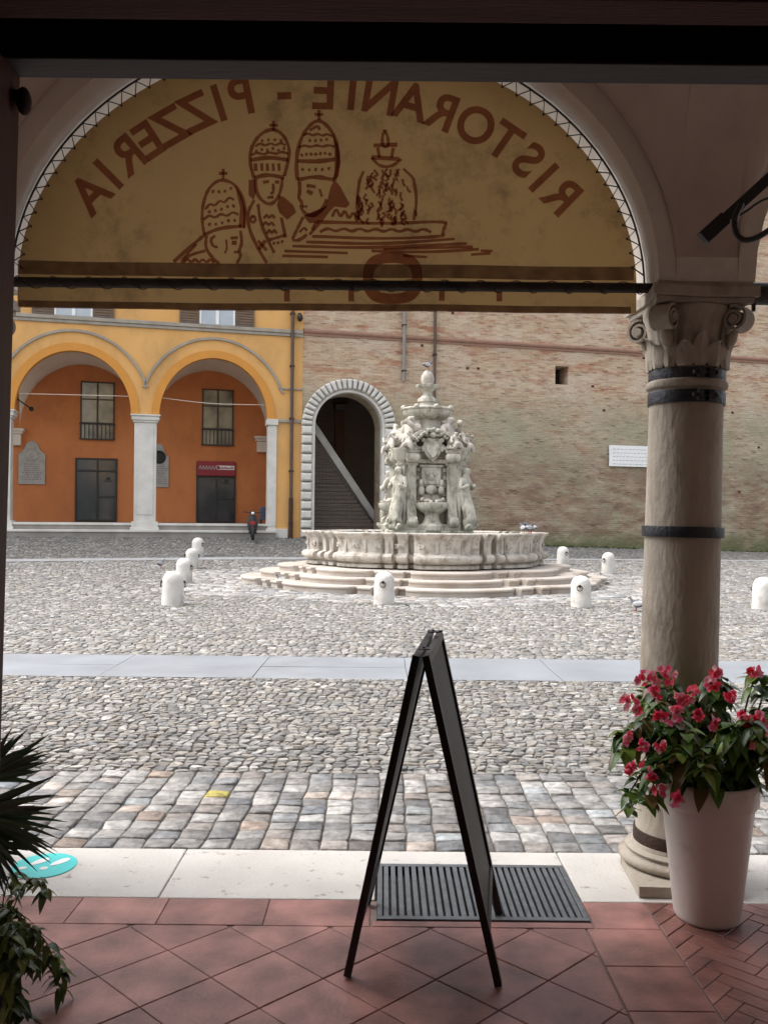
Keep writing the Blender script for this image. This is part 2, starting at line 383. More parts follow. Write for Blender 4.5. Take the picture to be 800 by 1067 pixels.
# numpy stone fields -------------------------------------------------
def stone_field(name, pts, m, kind, corner=.2, shrink=.93, h=.03, rings=2, mask=None, colour=None, hjit=.008, parent=None, sink=.03, tl=.045, top=.86, edge=.5):
    """pts: lattice (R+1, C+1, 2) of jittered corners; every cell becomes a domed stone with its own colour"""
    a, b, c, d = pts[:-1, :-1], pts[:-1, 1:], pts[1:, 1:], pts[1:, :-1]
    cells = np.stack([a, b, c, d], 2).reshape(-1, 4, 2)
    ctr = cells.mean(1)
    if mask is not None:
        k = mask(ctr[:, 0], ctr[:, 1]); cells, ctr = cells[k], ctr[k]
    n = len(cells); nx = np.roll(cells, -1, 1)
    cj = corner * rng.uniform(.6, 1.3, (n, 4, 1))
    ring = np.stack([cells + (nx - cells) * cj, cells + (nx - cells) * (1 - cj)], 2).reshape(n, 8, 2)
    def scaled(s): return ctr[:, None] + (ring - ctr[:, None]) * s
    z0 = ground(ctr[:, 0], ctr[:, 1]); hh = h * 0 + rng.uniform(-hjit, hjit, n)
    tilt = rng.normal(0, tl, (n, 2))
    def lay(s, dz):
        q = scaled(s); zz = z0[:, None] + hh[:, None] + dz + ((q - ctr[:, None]) * tilt[:, None]).sum(2)
        return np.concatenate([q, zz[..., None]], 2)
    L = [lay(shrink, -sink), lay(shrink * .975, -h * edge)] if rings == 2 else [lay(shrink, -sink)]
    L.append(lay(shrink * (top if rings == 2 else top - .08), 0.))
    V = np.stack(L, 1); nl = V.shape[1]          # n, nl, 8, 3
    V = V.reshape(-1, 3)
    base = (np.arange(n) * nl * 8)[:, None]
    quads = []
    for l in range(nl - 1):
        for i in range(8):
            j = (i + 1) % 8
            quads.append(np.array([l * 8 + i, l * 8 + j, (l + 1) * 8 + j, (l + 1) * 8 + i]))
    Q = np.stack(quads)[None] + base[:, :, None]  # n, nq, 4
    top = base + np.arange(8)[None] + (nl - 1) * 8
    nq = Q.shape[1]
    loops = np.concatenate([Q.reshape(n, -1), top], 1).ravel()
    sizes = np.tile(np.array([4] * nq + [8]), n)
    starts = np.concatenate([[0], np.cumsum(sizes)[:-1]])
    me = bpy.data.meshes.new(name)
    me.vertices.add(len(V)); me.vertices.foreach_set('co', V.astype(np.float32).ravel())
    me.loops.add(len(loops)); me.loops.foreach_set('vertex_index', loops.astype(np.int32))
    me.polygons.add(len(sizes)); me.polygons.foreach_set('loop_start', starts.astype(np.int32))
    me.update(calc_edges=True); me.validate()
    colr = colour(ctr, n)
    at = me.attributes.new('tint', 'FLOAT_COLOR', 'FACE')
    fc = np.repeat(np.concatenate([colr, np.ones((n, 1))], 1), nq + 1, 0)
    at.data.foreach_set('color', fc.astype(np.float32).ravel())
    me.materials.append(m)
    me.polygons.foreach_set('use_smooth', [True] * len(me.polygons)); me.set_sharp_from_angle(angle=R(50))
    o = bpy.data.objects.new(name, me); link(o, parent)
    if kind: o['kind'] = kind
    return o
def lattice(x0, x1, y0, y1, dx, dy, jx, jy, shift=None):
    nx, ny = int(round((x1 - x0) / dx)), max(1, int(round((y1 - y0) / dy)))
    X, Y = np.meshgrid(np.linspace(x0, x1, nx + 1), np.linspace(y0, y1, ny + 1))
    if shift is not None: X = X + shift * rng.uniform(-.5, .5, (ny + 1, 1)) * dx
    X = X + rng.uniform(-jx, jx, X.shape) * dx
    Yj = rng.uniform(-jy, jy, Y.shape) * dy; Yj[0] = 0; Yj[-1] = 0
    return np.stack([X, Y + Yj], 2)
PAL_COB = np.array([(.36, .345, .32), (.30, .29, .275), (.41, .395, .37), (.25, .245, .24), (.355, .325, .285), (.47, .455, .43), (.325, .295, .265), (.285, .285, .285)])
PAL_SETT = np.array([(.39, .375, .355), (.31, .30, .293), (.45, .435, .415), (.25, .247, .247), (.40, .36, .33), (.50, .485, .465), (.285, .29, .295), (.43, .415, .395)])
def palette(pal, bright=1., var=.14):
    def f(ctr, n):
        c = pal[rng.integers(0, len(pal), n)] * bright * .70
        return np.clip(c * rng.normal(1, var, (n, 1)), .06, .8)
    return f

# ------------------------------------------------------------------ ground
FC = Vector((1.08, 22.2, 0))       # fountain centre
def facade_dist(x, y): return (33 + (x + 3.67) * .249 - y) * EX   # metres in front of the far facade
def terrain():
    xs = np.concatenate([[-400, -120, -60], np.linspace(-34, 40, 75), [60, 120, 400]])
    ys = np.concatenate([np.linspace(4.16, 44, 81), [60, 120, 400, 800]])
    X, Y = np.meshgrid(xs, ys); Z = ground(X, Y) - .013
    nx = len(xs); v = [(x, y, z) for x, y, z in zip(X.ravel(), Y.ravel(), Z.ravel())]
    f = [(j * nx + i, j * nx + i + 1, (j + 1) * nx + i + 1, (j + 1) * nx + i) for j in range(len(ys) - 1) for i in range(nx - 1)]
    mb = MB(); mb.add(v, f); o = mb.build('ground', M['dirt']); tag(o, kind='structure')
    mb = MB(); mb.add([(-400, -400, -.036), (400, -400, -.036), (400, 4.16, -.036), (-400, 4.16, -.036)], [(0, 1, 2, 3)])
    tag(mb.build('ground', M['dirt'], smooth=0), kind='structure')
terrain()
def sett_colour(ctr, n):
    c = palette(PAL_SETT, 1.06, .2)(ctr, n)
    q = G(217, 826); k = np.argmin((ctr[:, 0] - q.x) ** 2 + (ctr[:, 1] - q.y) ** 2)
    c[k] = (.42, .36, .09)
    k = rng.random(n) < .06; c[k] = c[k] * np.array([.92, 1.0, 1.06])
    k = rng.random(n) < .05; c[k] = c[k] * np.array([1.08, .95, .86])
    return c
stone_field('sett_paving', lattice(-5.0, 5.4, 4.165, 5.42, .143, .132, .045, .075, .05), M['sett'], 'structure', corner=.06, shrink=.945, h=.011, colour=sett_colour, hjit=.005, tl=.035, top=.92, edge=.4)
stone_field('cobblestone_paving', lattice(-6.5, 6.9, 5.42, 8.58, .076, .068, .36, .32, 1.), M['cobble'], 'structure', corner=.24, shrink=.94, h=.02, colour=palette(PAL_COB, 1., .17), hjit=.005, tl=.06, top=.82,
            mask=lambda x, y: np.abs(x - .2) < .55 * y + 1)
def fr(x, y): return np.hypot(x - FC.x, y - FC.y)
apron = lambda x, y: (fr(x, y) < 6.2 + .35 * np.sin(7 * np.arctan2(y - FC.y, x - FC.x))) & (fr(x, y) > 4.55)
stone_field('cobblestone_paving', lattice(-11, 11.5, 9.93, 16.2, .10, .088, .36, .32, 1.), M['cobble'], 'structure', corner=.24, shrink=.94, h=.02, colour=palette(PAL_COB, 1.02, .17), hjit=.004, tl=.05, top=.82,
            mask=lambda x, y: (np.abs(x - .2) < .55 * y + 1) & ~apron(x, y))
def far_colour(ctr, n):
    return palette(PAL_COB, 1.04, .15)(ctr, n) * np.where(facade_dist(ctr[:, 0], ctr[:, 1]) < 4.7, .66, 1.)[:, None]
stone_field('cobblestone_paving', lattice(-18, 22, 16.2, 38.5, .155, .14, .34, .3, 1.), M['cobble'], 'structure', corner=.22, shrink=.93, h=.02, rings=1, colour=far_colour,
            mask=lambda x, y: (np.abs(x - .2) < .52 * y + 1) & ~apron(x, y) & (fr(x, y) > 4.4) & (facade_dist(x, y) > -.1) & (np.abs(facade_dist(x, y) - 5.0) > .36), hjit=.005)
stone_field('sett_paving', lattice(-5.6, 7.8, 15.8, 29, .30, .20, .12, .10, .9), M['sett'], 'structure', corner=.1, shrink=.93, h=.02, rings=1, colour=palette(PAL_SETT, 1.14, .1), mask=apron, hjit=.006)
# smooth stone lane across the square
def slab_colour(ctr, n):
    return np.array((.235, .255, .28)) * rng.normal(1, .03, (n, 1))
stone_field('stone_lane', lattice(-9, 9.5, 8.58, 9.93, 1.6, .675, .004, .01), M['slab'], 'structure', corner=.004, shrink=.9988, h=.005, colour=slab_colour, hjit=.0015, tl=.0008, top=.997)
# band of pale stone and dark paving in front of the far facade
def facade_band(name, d0, d1, m, dz, x0=-26, x1=34):
    mb = MB(); v = []; f = []; n = 60
    for i in range(n + 1):
        s = x0 + (x1 - x0) * i / n
        for k in range(5):
            d = d0 + (d1 - d0) * k / 4
            x, y = -3.67 + s * EX + d * EY, 33 + s * EY - d * EX
            v.append((x, y, float(ground(x, y)) + dz))
    for i in range(n):
        for k in range(4): f.append((i * 5 + k, i * 5 + k + 1, i * 5 + k + 6, i * 5 + k + 5))
    mb.add(v, f); tag(mb.build(name, m), kind='structure')
facade_band('stone_gutter', 4.70, 5.30, M['gutter'], .0)

# ------------------------------------------------------------------ travertine threshold and terracotta floor
mb = MB()
for x0, x1 in [(-5.2, -4.1), (-4.1, -2.6), (-2.6, -.93), (-.93, -.02), (.845, 1.42), (1.42, 2.9), (2.9, 4.4), (4.4, 5.6)]:
    mb.box(x0 + .002, x1 - .002, 3.622, 4.158, -.12, .0 + random.uniform(-.001, .001))
mb.box(-.018, .843, 3.998, 4.158, -.12, -.0005)
tag(mb.build('kerb_stone', M['travertine'], bevel=.006), kind='structure')
mb = MB(); mb.box(-7, 8, -3.2, 3.438, -.2, -.006); mb.box(-7, -.014, 3.438, 3.62, -.2, -.006); mb.box(.84, 8, 3.438, 3.62, -.2, -.006); tag(mb.build('floor', M['grout'], smooth=0), kind='structure')

def clip(poly, x0, x1, y0, y1):
    for ax, lim, sg in ((0, x0, 1), (0, x1, -1), (1, y0, 1), (1, y1, -1)):
        out = []
        for i in range(len(poly)):
            a, b = poly[i], poly[(i + 1) % len(poly)]
            da, db = sg * (a[ax] - lim), sg * (b[ax] - lim)
            if da >= 0: out.append(a)
            if (da >= 0) != (db >= 0):
                t = da / (da - db); out.append((a[0] + (b[0] - a[0]) * t, a[1] + (b[1] - a[1]) * t))
        poly = out
        if len(poly) < 3: return None
    return poly
def inset(poly, g):
    A = sum(poly[i][0] * poly[(i + 1) % len(poly)][1] - poly[(i + 1) % len(poly)][0] * poly[i][1] for i in range(len(poly))) / 2
    if abs(A) < 4e-4: return None
    if A < 0: poly = poly[::-1]
    n = len(poly); out = []
    for i in range(n):
        p0, p1, p2 = Vector(poly[i - 1]), Vector(poly[i]), Vector(poly[(i + 1) % n])
        d1, d2 = (p1 - p0), (p2 - p1)
        if d1.length < 1e-5 or d2.length < 1e-5: continue
        d1.normalize(); d2.normalize()
        n1, n2 = Vector((-d1.y, d1.x)), Vector((-d2.y, d2.x)); k = 1 + n1.dot(n2)
        if k < .2: continue
        out.append(tuple(p1 + (n1 + n2) * (g / k)))
    return out if len(out) >= 3 else None
TILE = [(.345, .160, .135), (.325, .148, .125), (.36, .172, .145), (.335, .155, .132), (.31, .142, .12)]
def tiles(name, polys, gap, cols=TILE):
    mb = MB()
    for p in polys:
        p = inset(p, gap)
        if not p: continue
        q = inset(p, .0025)
        if not q or len(q) != len(p): q = p
        n = len(p); k = random.uniform(.87, 1.11); mb.col = tuple(c * k for c in random.choice(cols)); dz = random.uniform(-.0006, .0006)
        mb.add([(x, y, -.006) for x, y in p] + [(x, y, -.0018 + dz) for x, y in p] + [(x, y, dz) for x, y in q],
               [(i, (i + 1) % n, n + (i + 1) % n, n + i) for i in range(n)] + [(n + i, n + (i + 1) % n, 2 * n + (i + 1) % n, 2 * n + i) for i in range(n)] + [tuple(range(2 * n, 3 * n))])
    return tag(mb.build(name, M['tile'], smooth=0), kind='structure')
polys = []
for i in range(-12, 12):                       # diamond field
    for j in range(0, 14):
        for ox, oy in ((0, 0), (.195, -.185)):
            cx, cy = -.389 + .39 * i + ox, 3.37 - .37 * j + oy
            q = clip([(cx - .195, cy), (cx, cy - .185), (cx + .195, cy), (cx, cy + .185)], -4.5, .805, .3, 3.385)
            if q: polys.append(q)
x = -4.5
while x < -.03:                                # border course against the kerb
    w = random.choice([.36, .50, .42]); x1 = min(x + w, -.03)
    if x1 - x > .05: polys.append([(x, 3.385), (x1, 3.385), (x1, 3.62), (x, 3.62)])
    x = x1
polys.append([(-.03, 3.385), (.41, 3.385), (.41, 3.435), (-.03, 3.435)]); polys.append([(.41, 3.385), (.84, 3.385), (.84, 3.435), (.41, 3.435)])
for x0, x1 in ((.81, 1.10), (1.64, 1.93)):     # square courses either side of the brick strip
    y = 3.62; yy = 3.385
    while y > .4:
        polys.append([(x0 if y < 3.6 else max(x0, .845), yy), (x1, yy), (x1, y), (x0 if y < 3.6 else max(x0, .845), y)]); y = yy; yy -= .283
for i in range(0, 10):
    for j in range(0, 14):
        for ox, oy in ((0, 0), (.195, -.185)):
            cx, cy = 2.1 + .39 * i + ox, 3.37 - .37 * j + oy
            q = clip([(cx - .195, cy), (cx, cy - .185), (cx + .195, cy), (cx, cy + .185)], 1.935, 5.2, .3, 3.62)
            if q: polys.append(q)
tiles('terracotta_floor', polys, .0019)
hb = []                                        # herringbone bricks
bl, bw = .22, .066
for i in range(-20, 44):
    for j in range(-24, 24):
        for o in (0, 1):
            # pairs of bricks on the diagonal lattice
            ax, ay = i * bw + j * bl * 1.0, i * bw - j * bl * 1.0
            r = [(ax, ay), (ax + bl, ay), (ax + bl, ay + bw), (ax, ay + bw)] if o == 0 else [(ax + 0, ay + bw), (ax + bw, ay + bw), (ax + bw, ay + bw + bl), (ax, ay + bw + bl)]
            c, s = math.cos(PI / 4), math.sin(PI / 4)
            p = [(1.37 + c * X - s * Yy, .2 + s * X + c * Yy) for X, Yy in r]
            q = clip(p, 1.105, 1.635, .4, 3.62)
            if q: hb.append(q)
tiles('herringbone_floor', hb, .002, [(.31, .13, .105), (.26, .11, .09), (.34, .15, .125), (.29, .13, .11)])

# ------------------------------------------------------------------ near building: doorway, portico, vault, room
Y0, Y1 = 3.78, 4.14                  # arcade wall
BAY, AC, AA, AB, ZS = 3.34, -.268, 1.460, 1.206, 2.65
def arcade(mb, bays, x0, x1, y0, y1, zs, ztop, zpier=None, n=28):
    """wall with arched openings; zpier: foot of the piers, or None when columns carry the wall"""
    prof = []                        # (x, z) along the lower edge
    xs = x0; zf = zs if zpier is None else zpier
    segs = []
    for xc, a, b in bays:
        segs.append((xs, xc - a, 'pier')); segs.append((xc, a, b)); xs = xc + a
    segs.append((xs, x1, 'pier'))
    low = []
    for sg in segs:
        if sg[2] == 'pier': low.append([(sg[0], zf), (sg[1], zf)])
        else:
            xc, a, b = sg
            low.append([(xc - a * math.cos(PI * i / n), zs + b * math.sin(PI * i / n)) for i in range(n + 1)])
    for k, poly in enumerate(low):
        for (xa, za), (xb, zb) in zip(poly[:-1], poly[1:]):
            mb.add([(xa, y0, za), (xb, y0, zb), (xb, y0, ztop), (xa, y0, ztop)], [(0, 1, 2, 3)])
            mb.add([(xa, y1, za), (xb, y1, zb), (xb, y1, ztop), (xa, y1, ztop)], [(3, 2, 1, 0)])
            mb.add([(xa, y0, za), (xb, y0, zb), (xb, y1, zb), (xa, y1, za)], [(0, 3, 2, 1)])
        if zpier is not None and k % 2 == 1:
            for xx in (poly[0][0], poly[-1][0]):
                mb.add([(xx, y0, zf), (xx, y1, zf), (xx, y1, zs), (xx, y0, zs)], [(0, 1, 2, 3)])
    mb.add([(x0, y0, ztop), (x1, y0, ztop), (x1, y1, ztop), (x0, y1, ztop)], [(0, 1, 2, 3)])
    for xx in (x0, x1): mb.add([(xx, y0, zf), (xx, y1, zf), (xx, y1, ztop), (xx, y0, ztop)], [(0, 1, 2, 3)])
def vault(mb, xc, a, y0, y1, zs, bx, by, n=40, m=30):
    v = []; f = []; yc, hy = (y0 + y1) / 2, (y1 - y0) / 2
    for j in range(m + 1):
        for i in range(n + 1):
            X = -math.cos(PI * i / n); Y = -math.cos(PI * j / m)
            v.append((xc + a * X, yc + hy * Y, zs + ((bx * math.sqrt(max(0, 1 - X * X))) ** 6 + (by * math.sqrt(max(0, 1 - Y * Y))) ** 6) ** (1 / 6)))
    for j in range(m):
        for i in range(n): f.append((j * (n + 1) + i, j * (n + 1) + i + 1, (j + 1) * (n + 1) + i + 1, (j + 1) * (n + 1) + i))
    mb.add(v, f)
CX0 = AC + BAY / 2
BX0, BX1 = AC - 1.67 - BAY, AC + 1.67 + 2 * BAY
house = thing('portico_building', 'arcaded house with a shadowed plaster vault over its terracotta walk', 'building', (0, 1.9, 0))
mb = MB(); arcade(mb, [(AC + BAY * k, AA, AB) for k in (-1, 0, 1, 2)], BX0, BX1, Y0, Y1, ZS, 4.28); mb.build('arcade_wall', M['portico_plaster'], house, world=house)
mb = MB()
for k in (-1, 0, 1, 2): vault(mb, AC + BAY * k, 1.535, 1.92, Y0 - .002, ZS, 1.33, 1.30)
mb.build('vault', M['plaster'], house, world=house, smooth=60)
for k in range(-2, 3):                          # cross arches between the bays
    mb = MB(); xm_ = CX0 + BAY * k; yc_, hy_ = (1.92 + Y0) / 2, (Y0 - 1.92) / 2 + .004; rings = []
    for i in range(33):
        Yy = -math.cos(PI * i / 32); z = ZS - .004 + 1.27 * math.sqrt(max(0, 1 - Yy * Yy))
        rings.append([(xm_ - .146, yc_ + hy_ * Yy, z), (xm_ + .146, yc_ + hy_ * Yy, z), (xm_ + .146, yc_ + hy_ * Yy, 4.26), (xm_ - .146, yc_ + hy_ * Yy, 4.26)])
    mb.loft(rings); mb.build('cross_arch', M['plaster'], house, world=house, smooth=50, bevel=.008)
mb = MB(); mb.box(BX0, BX1, -6, Y1 + .06, 4.285, 13); mb.build('upper_storey', M['outer_plaster'], house, world=house, smooth=0)
mb = MB(); mb.box(BX0 - .2, BX0, 1.7, Y1, -.02, 4.28); mb.build('end_light_block', M['plaster'], house, world=house, smooth=0)  # unseen wall added to keep sky light out of the portico end
mb = MB(); mb.box(BX1, BX1 + .2, 1.7, Y1, -.02, 4.28); mb.build('end_light_block', M['plaster'], house, world=house, smooth=0)  # same added light block at the right end, out of view
DL, DR, DT = -.812, 1.05, 2.565
mb = MB()
mb.box(BX0, DL - .09, 1.66, 1.903, -.02, 4.28); mb.box(DR + .10, BX1, 1.66, 1.92, -.02, 4.28); mb.box(DL - .10, DR + .10, 1.72, 1.92, DT + .09, 4.28)
mb.build('door_wall', M['plaster'], house, world=house, smooth=0)
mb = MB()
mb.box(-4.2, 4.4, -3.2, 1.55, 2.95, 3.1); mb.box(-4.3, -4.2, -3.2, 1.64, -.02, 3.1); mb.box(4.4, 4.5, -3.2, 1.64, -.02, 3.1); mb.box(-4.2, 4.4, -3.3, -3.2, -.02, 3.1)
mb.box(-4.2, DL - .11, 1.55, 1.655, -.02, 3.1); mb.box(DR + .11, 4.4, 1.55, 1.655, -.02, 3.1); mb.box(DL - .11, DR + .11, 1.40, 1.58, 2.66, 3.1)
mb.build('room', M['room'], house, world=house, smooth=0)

dframe = thing('door_frame', 'brown wooden doorway around the view with its jamb at the edge', 'door frame', (0, 1.9, 0))
mb = MB(); mb.add([(DL - .12, 1.60, 0), (DL - .046, 1.60, 0), (DL - .046, 1.905, 0), (DL - .12, 1.905, 0), (DL - .10, 1.60, DT), (DL + .002, 1.60, DT), (DL + .002, 1.905, DT), (DL - .10, 1.905, DT)], [(0, 3, 2, 1), (4, 5, 6, 7), (0, 1, 5, 4), (1, 2, 6, 5), (2, 3, 7, 6), (3, 0, 4, 7)]); mb.build('jamb', M['wood'], dframe, world=dframe, bevel=.004)
mb = MB(); mb.box(DR, DR + .10, 1.60, 1.905, 0, DT); mb.build('jamb', M['wood'], dframe, world=dframe, bevel=.004)
mb = MB(); mb.box(DL - .10, DR + .10, 1.825, 1.91, DT, DT + .09); mb.build('lintel', M['lintel'], dframe, world=dframe, bevel=.004)
mb = MB(); mb.box(DL - .10, DR + .10, 1.60, 1.682, DT, DT + .10); mb.build('head_beam', M['dark_wood'], dframe, world=dframe, bevel=.004)
mb = MB(); mb.box(DL - .10, DR + .10, 1.684, 1.823, DT + .085, DT + .10); mb.build('shutter_slot_shade', M['black'], dframe, world=dframe, smooth=0)  # black sheet stands in for the unlit void of the slot
mb = MB(); mb.tube([(DL + .0, 1.88, 2.51), (DL + .02, 1.88, 2.51)], .014, 10); mb.ball((DL + .02, 1.88, 2.50), (.016, .02, .03)); mb.build('hook', M['rust'], dframe, world=dframe)

# columns ------------------------------------------------------------
CX, CY = 1.340, 3.96
LEAN = R(1.0)
col = thing('stone_column', 'weathered stone column with iron straps and scrolled capital beside the flower pot', 'column', (CX, CY, 0), 0, 'columns of the near portico')
mb = MB(); prof = []
for i in range(15):
    t = i / 14; prof.append((.172 - .011 * t ** 1.6, .15 + t * (2.19 - .15)))
mb.lathe([(.19, .118), (.188, .13)] + prof + [(.168, 2.195)], 48); mb.build('shaft', M['column'], col, smooth=50)
mb = MB()
mb.prism([(-.245, -.30), (.19, -.30), (.235, -.22), (.235, .14), (.10, .24), (-.10, .24), (-.225, .06)], .0, .045, 'z')
mb.lathe([(.22, .045), (.236, .05), (.246, .062), (.246, .074), (.236, .086), (.212, .092), (.208, .098), (.216, .104), (.217, .110), (.205, .118), (.19, .122)], 48)
mb.build('base', M['column'], col, smooth=50)
cap = MB()
def flute(t, z): return 1 + .035 * math.cos(16 * t) * max(0, min(1, (z - 2.25) * 12)) * max(0, min(1, (2.52 - z) * 14))
cap.lathe([(.166, 2.235), (.160, 2.27), (.157, 2.32), (.160, 2.38), (.168, 2.44), (.185, 2.50), (.20, 2.53), (.20, 2.555)], 96, mod=flute)
cap.lathe([(.166, 2.195), (.176, 2.20), (.181, 2.215), (.176, 2.23), (.166, 2.236)], 48)
ab = []
for q in range(4):                                     # abacus with concave sides
    a0 = PI / 4 + q * PI / 2
    for k in range(9):
        t = k / 8; A = Vector((math.cos(a0), math.sin(a0))) * .325; B = Vector((math.cos(a0 + PI / 2), math.sin(a0 + PI / 2))) * .325
        pnt = A.lerp(B, t); pnt *= 1 - .10 * math.sin(PI * t)
        ab.append((pnt.x, pnt.y))
cap.prism([(x * .93, y * .93) for x, y in ab], 2.556, 2.58, 'z'); cap.prism(ab, 2.58, 2.628, 'z')
cap.prism([(x * .90, y * .90) for x, y in ab], 2.628, 2.648, 'z')
cap.build('capital', M['column'], col, smooth=40, bevel=.004)
cobj = col.children[-1]
for q in range(4):
    vb = MB(); a0 = PI / 4 + q * PI / 2; rad = Vector((math.cos(a0), math.sin(a0), 0))
    pts = []                                           # scroll in the vertical plane through the diagonal
    for k in range(46):
        t = k / 45; th = -PI / 2 + .3 - t * 1.9 * 2 * PI
        rr = .058 * (1 - .80 * t)
        pts.append(rad * (.228 + rr * math.cos(PI + th)) + Vector((0, 0, 2.49 + rr * math.sin(PI + th))))
    lead = [rad * .17 + Vector((0, 0, 2.38)), rad * .18 + Vector((0, 0, 2.46)), rad * .19 + Vector((0, 0, 2.51)), rad * .205 + Vector((0, 0, 2.548))]
    sd = Vector((-rad.y, rad.x, 0))
    path = lead + pts
    for w in (0,):
        rings = []
        for i, p in enumerate(path):
            d = (path[min(i + 1, len(path) - 1)] - path[max(i - 1, 0)]).normalized(); nrm = d.cross(sd)
            hw = .045 if i > 3 else .03; th_ = .006
            rings.append([p + sd * hw + nrm * th_, p - sd * hw + nrm * th_, p - sd * hw - nrm * th_, p + sd * hw - nrm * th_])
        vb.loft(rings)
    vb.tube([rad * .228 + sd * -.05 + Vector((0, 0, 2.49)), rad * .228 + sd * .05 + Vector((0, 0, 2.49))], .02, 12)
    # leaf under the scroll
    vb.ball(rad * .205 + Vector((0, 0, 2.41)), (.02, .03, .045), rot=Matrix.Rotation(a0, 3, 'Z') @ Matrix.Rotation(.35, 3, 'Y'))
    vb.build('volute', M['column'], cobj, smooth=50)
for k in range(12):                                    # acanthus tongues round the bell
    pass
lf = MB()
for k in range(8):
    a = PI / 8 + k * PI / 4
    for s_, w in ((0, 1), (1, .8)):
        aa = a + (PI / 8 if s_ else 0); hgt = .15 if s_ == 0 else .2
        rings = []
        for i in range(7):
            t = i / 6; r0 = .163 + .006 + .02 * t ** 3 + (.018 if t > .9 else 0); hw = (.05 * math.sin(PI * min(.97, .18 + t * .8))) * w
            da = hw / r0; z = 2.285 + hgt * .8 * t - (.012 if t > .95 else 0)
            rings.append([(r0 * math.cos(aa - da), r0 * math.sin(aa - da), z), ((r0 + .013) * math.cos(aa), (r0 + .013) * math.sin(aa), z), (r0 * math.cos(aa + da), r0 * math.sin(aa + da), z), ((r0 - .02) * math.cos(aa), (r0 - .02) * math.sin(aa), z)])
        lf.loft(rings)
lf.build('leaf_carving', M['column'], cobj, smooth=50)
def strap(z, h, r, m, lug=True):
    b = MB(); b.lathe([(r - .006, z - h / 2), (r + .003, z - h / 2), (r + .004, z - h / 2 + .003), (r + .004, z + h / 2 - .003), (r + .003, z + h / 2), (r - .006, z + h / 2)], 48)
    if lug:
        b.M = Matrix.Rotation(-PI / 2 + .12, 4, 'Z')
        b.box(r, r + .028, -.035, -.012, z - h * .42, z + h * .42); b.box(r, r + .028, .012, .035, z - h * .42, z + h * .42)
        b.tube([(r + .016, -.055, z), (r + .016, .055, z)], .007, 8); b.ball((r + .016, -.05, z), .012, 8, 6); b.ball((r + .016, .05, z), .012, 8, 6)
    b.build('iron_strap', m, col, smooth=40)
strap(2.255, .05, .165, M['strap']); strap(2.155, .056, .166, M['strap']); strap(1.552, .048, .176, M['strap'], False); strap(.165, .055, .178, M['rust'], False)
for k, lb in ((-1, 'weathered stone column at the far left behind the door jamb'), (1, 'weathered stone column standing further right along the portico'), (-2, 'weathered stone column at the left end of the portico')):
    c = copy_tree(col); c.location = (CX + BAY * k, CY, 0); c['label'] = lb
col.rotation_euler = (0, LEAN, 0)

# tie rod, canvas lunette, lettering, emblem, lacing ------------------
YC = 3.95
tie = MB(); zr = P(341, 297, 3.88).z
tie.tube([(-1.86, 3.88, zr + .0), (1.25, 3.88, zr)], .023, 12)
tag(tie.build('tie_rod', M['iron'], smooth=60), 'black iron rod spanning the arch in front of the yellow canvas', 'rod')
cv = thing('lunette_awning', 'yellow canvas lunette printed with mirrored maroon restaurant lettering, laced into the arch', 'awning', (AC, YC, ZS))
def canvas_y(x, z): return YC + .008 * math.sin(3.1 * x + 1.7 * z) + .004 * math.sin(9 * x - 4 * z) + .008 * math.cos((x - AC) * 1.05)
ACV, CA, CB, ZCV = -.268, 1.413, 1.135, 2.653
ZB = P(341, 323, YC).z
mb = MB(); n = 60; m_ = 26; v = []; f = []
for j in range(m_ + 1):
    t = j / m_
    for i in range(n + 1):
        s = -1 + 2 * i / n
        X = math.sin(s * PI / 2) * CA
        top = ZCV + CB * math.sqrt(max(0, 1 - (X / CA) ** 2))
        z = ZB + (top - ZB) * t
        v.append((ACV + X, canvas_y(ACV + X, z), z))
for j in range(m_):
    for i in range(n): f.append((j * (n + 1) + i, j * (n + 1) + i + 1, (j + 1) * (n + 1) + i + 1, (j + 1) * (n + 1) + i))
mb.add(v, f); co = mb.build('canvas', M['canvas'], cv, world=cv, smooth=180)
def cpt(px, py, off=.003):
    p = P(px, py, YC); y = canvas_y(p.x, p.z) - off
    return Vector((p.x, y, p.z))
def strip(px0, px1, py0, py1, name, m, off):
    b = MB(); k = 40; rows = []
    for i in range(k + 1):
        x = px0 + (px1 - px0) * i / k
        rows.append([cpt(x, py0 + .01 * (x - 340), off), cpt(x, py1 + .01 * (x - 340), off), cpt(x, py1 + .01 * (x - 340), off - .003), cpt(x, py0 + .01 * (x - 340), off - .003)])
    b.loft(rows); return b.build(name, m, cv, world=cv, smooth=60)
strip(21, 657, 316.5, 324, 'hem', M['canvas_dark'], .006)
strip(20, 660, 275, 289, 'rod_pocket', M['canvas_dark'], .006)
# letters (seen from behind, so mirrored)
word = [('R', 587, 203), ('I', 567, 184), ('S', 551, 166), ('T', 526, 146), ('O', 496, 129), ('R', 462, 115), ('A', 429, 105), ('N', 396, 99), ('T', 367, 95), ('E', 338, 94), ('-', 296, 93),
        ('P', 252, 100), ('I', 228, 107), ('Z', 204, 116), ('Z', 177, 130), ('E', 154, 144), ('R', 133, 159), ('I', 112, 180), ('A', 93, 200)]
def letter_mesh(ch, size):
    cu = bpy.data.curves.new('t', 'FONT'); cu.body = ch; cu.size = size; cu.align_x = 'CENTER'; cu.offset = size * .024
    ob = bpy.data.objects.new('t', cu); COL.objects.link(ob); bpy.context.view_layer.update()
    me = bpy.data.meshes.new_from_object(ob.evaluated_get(bpy.context.evaluated_depsgraph_get()))
    vs = [v.co.copy() for v in me.vertices]; fs = [tuple(p.vertices) for p in me.polygons]
    bpy.data.objects.remove(ob); bpy.data.curves.remove(cu); bpy.data.meshes.remove(me)
    return vs, fs
lt = MB()
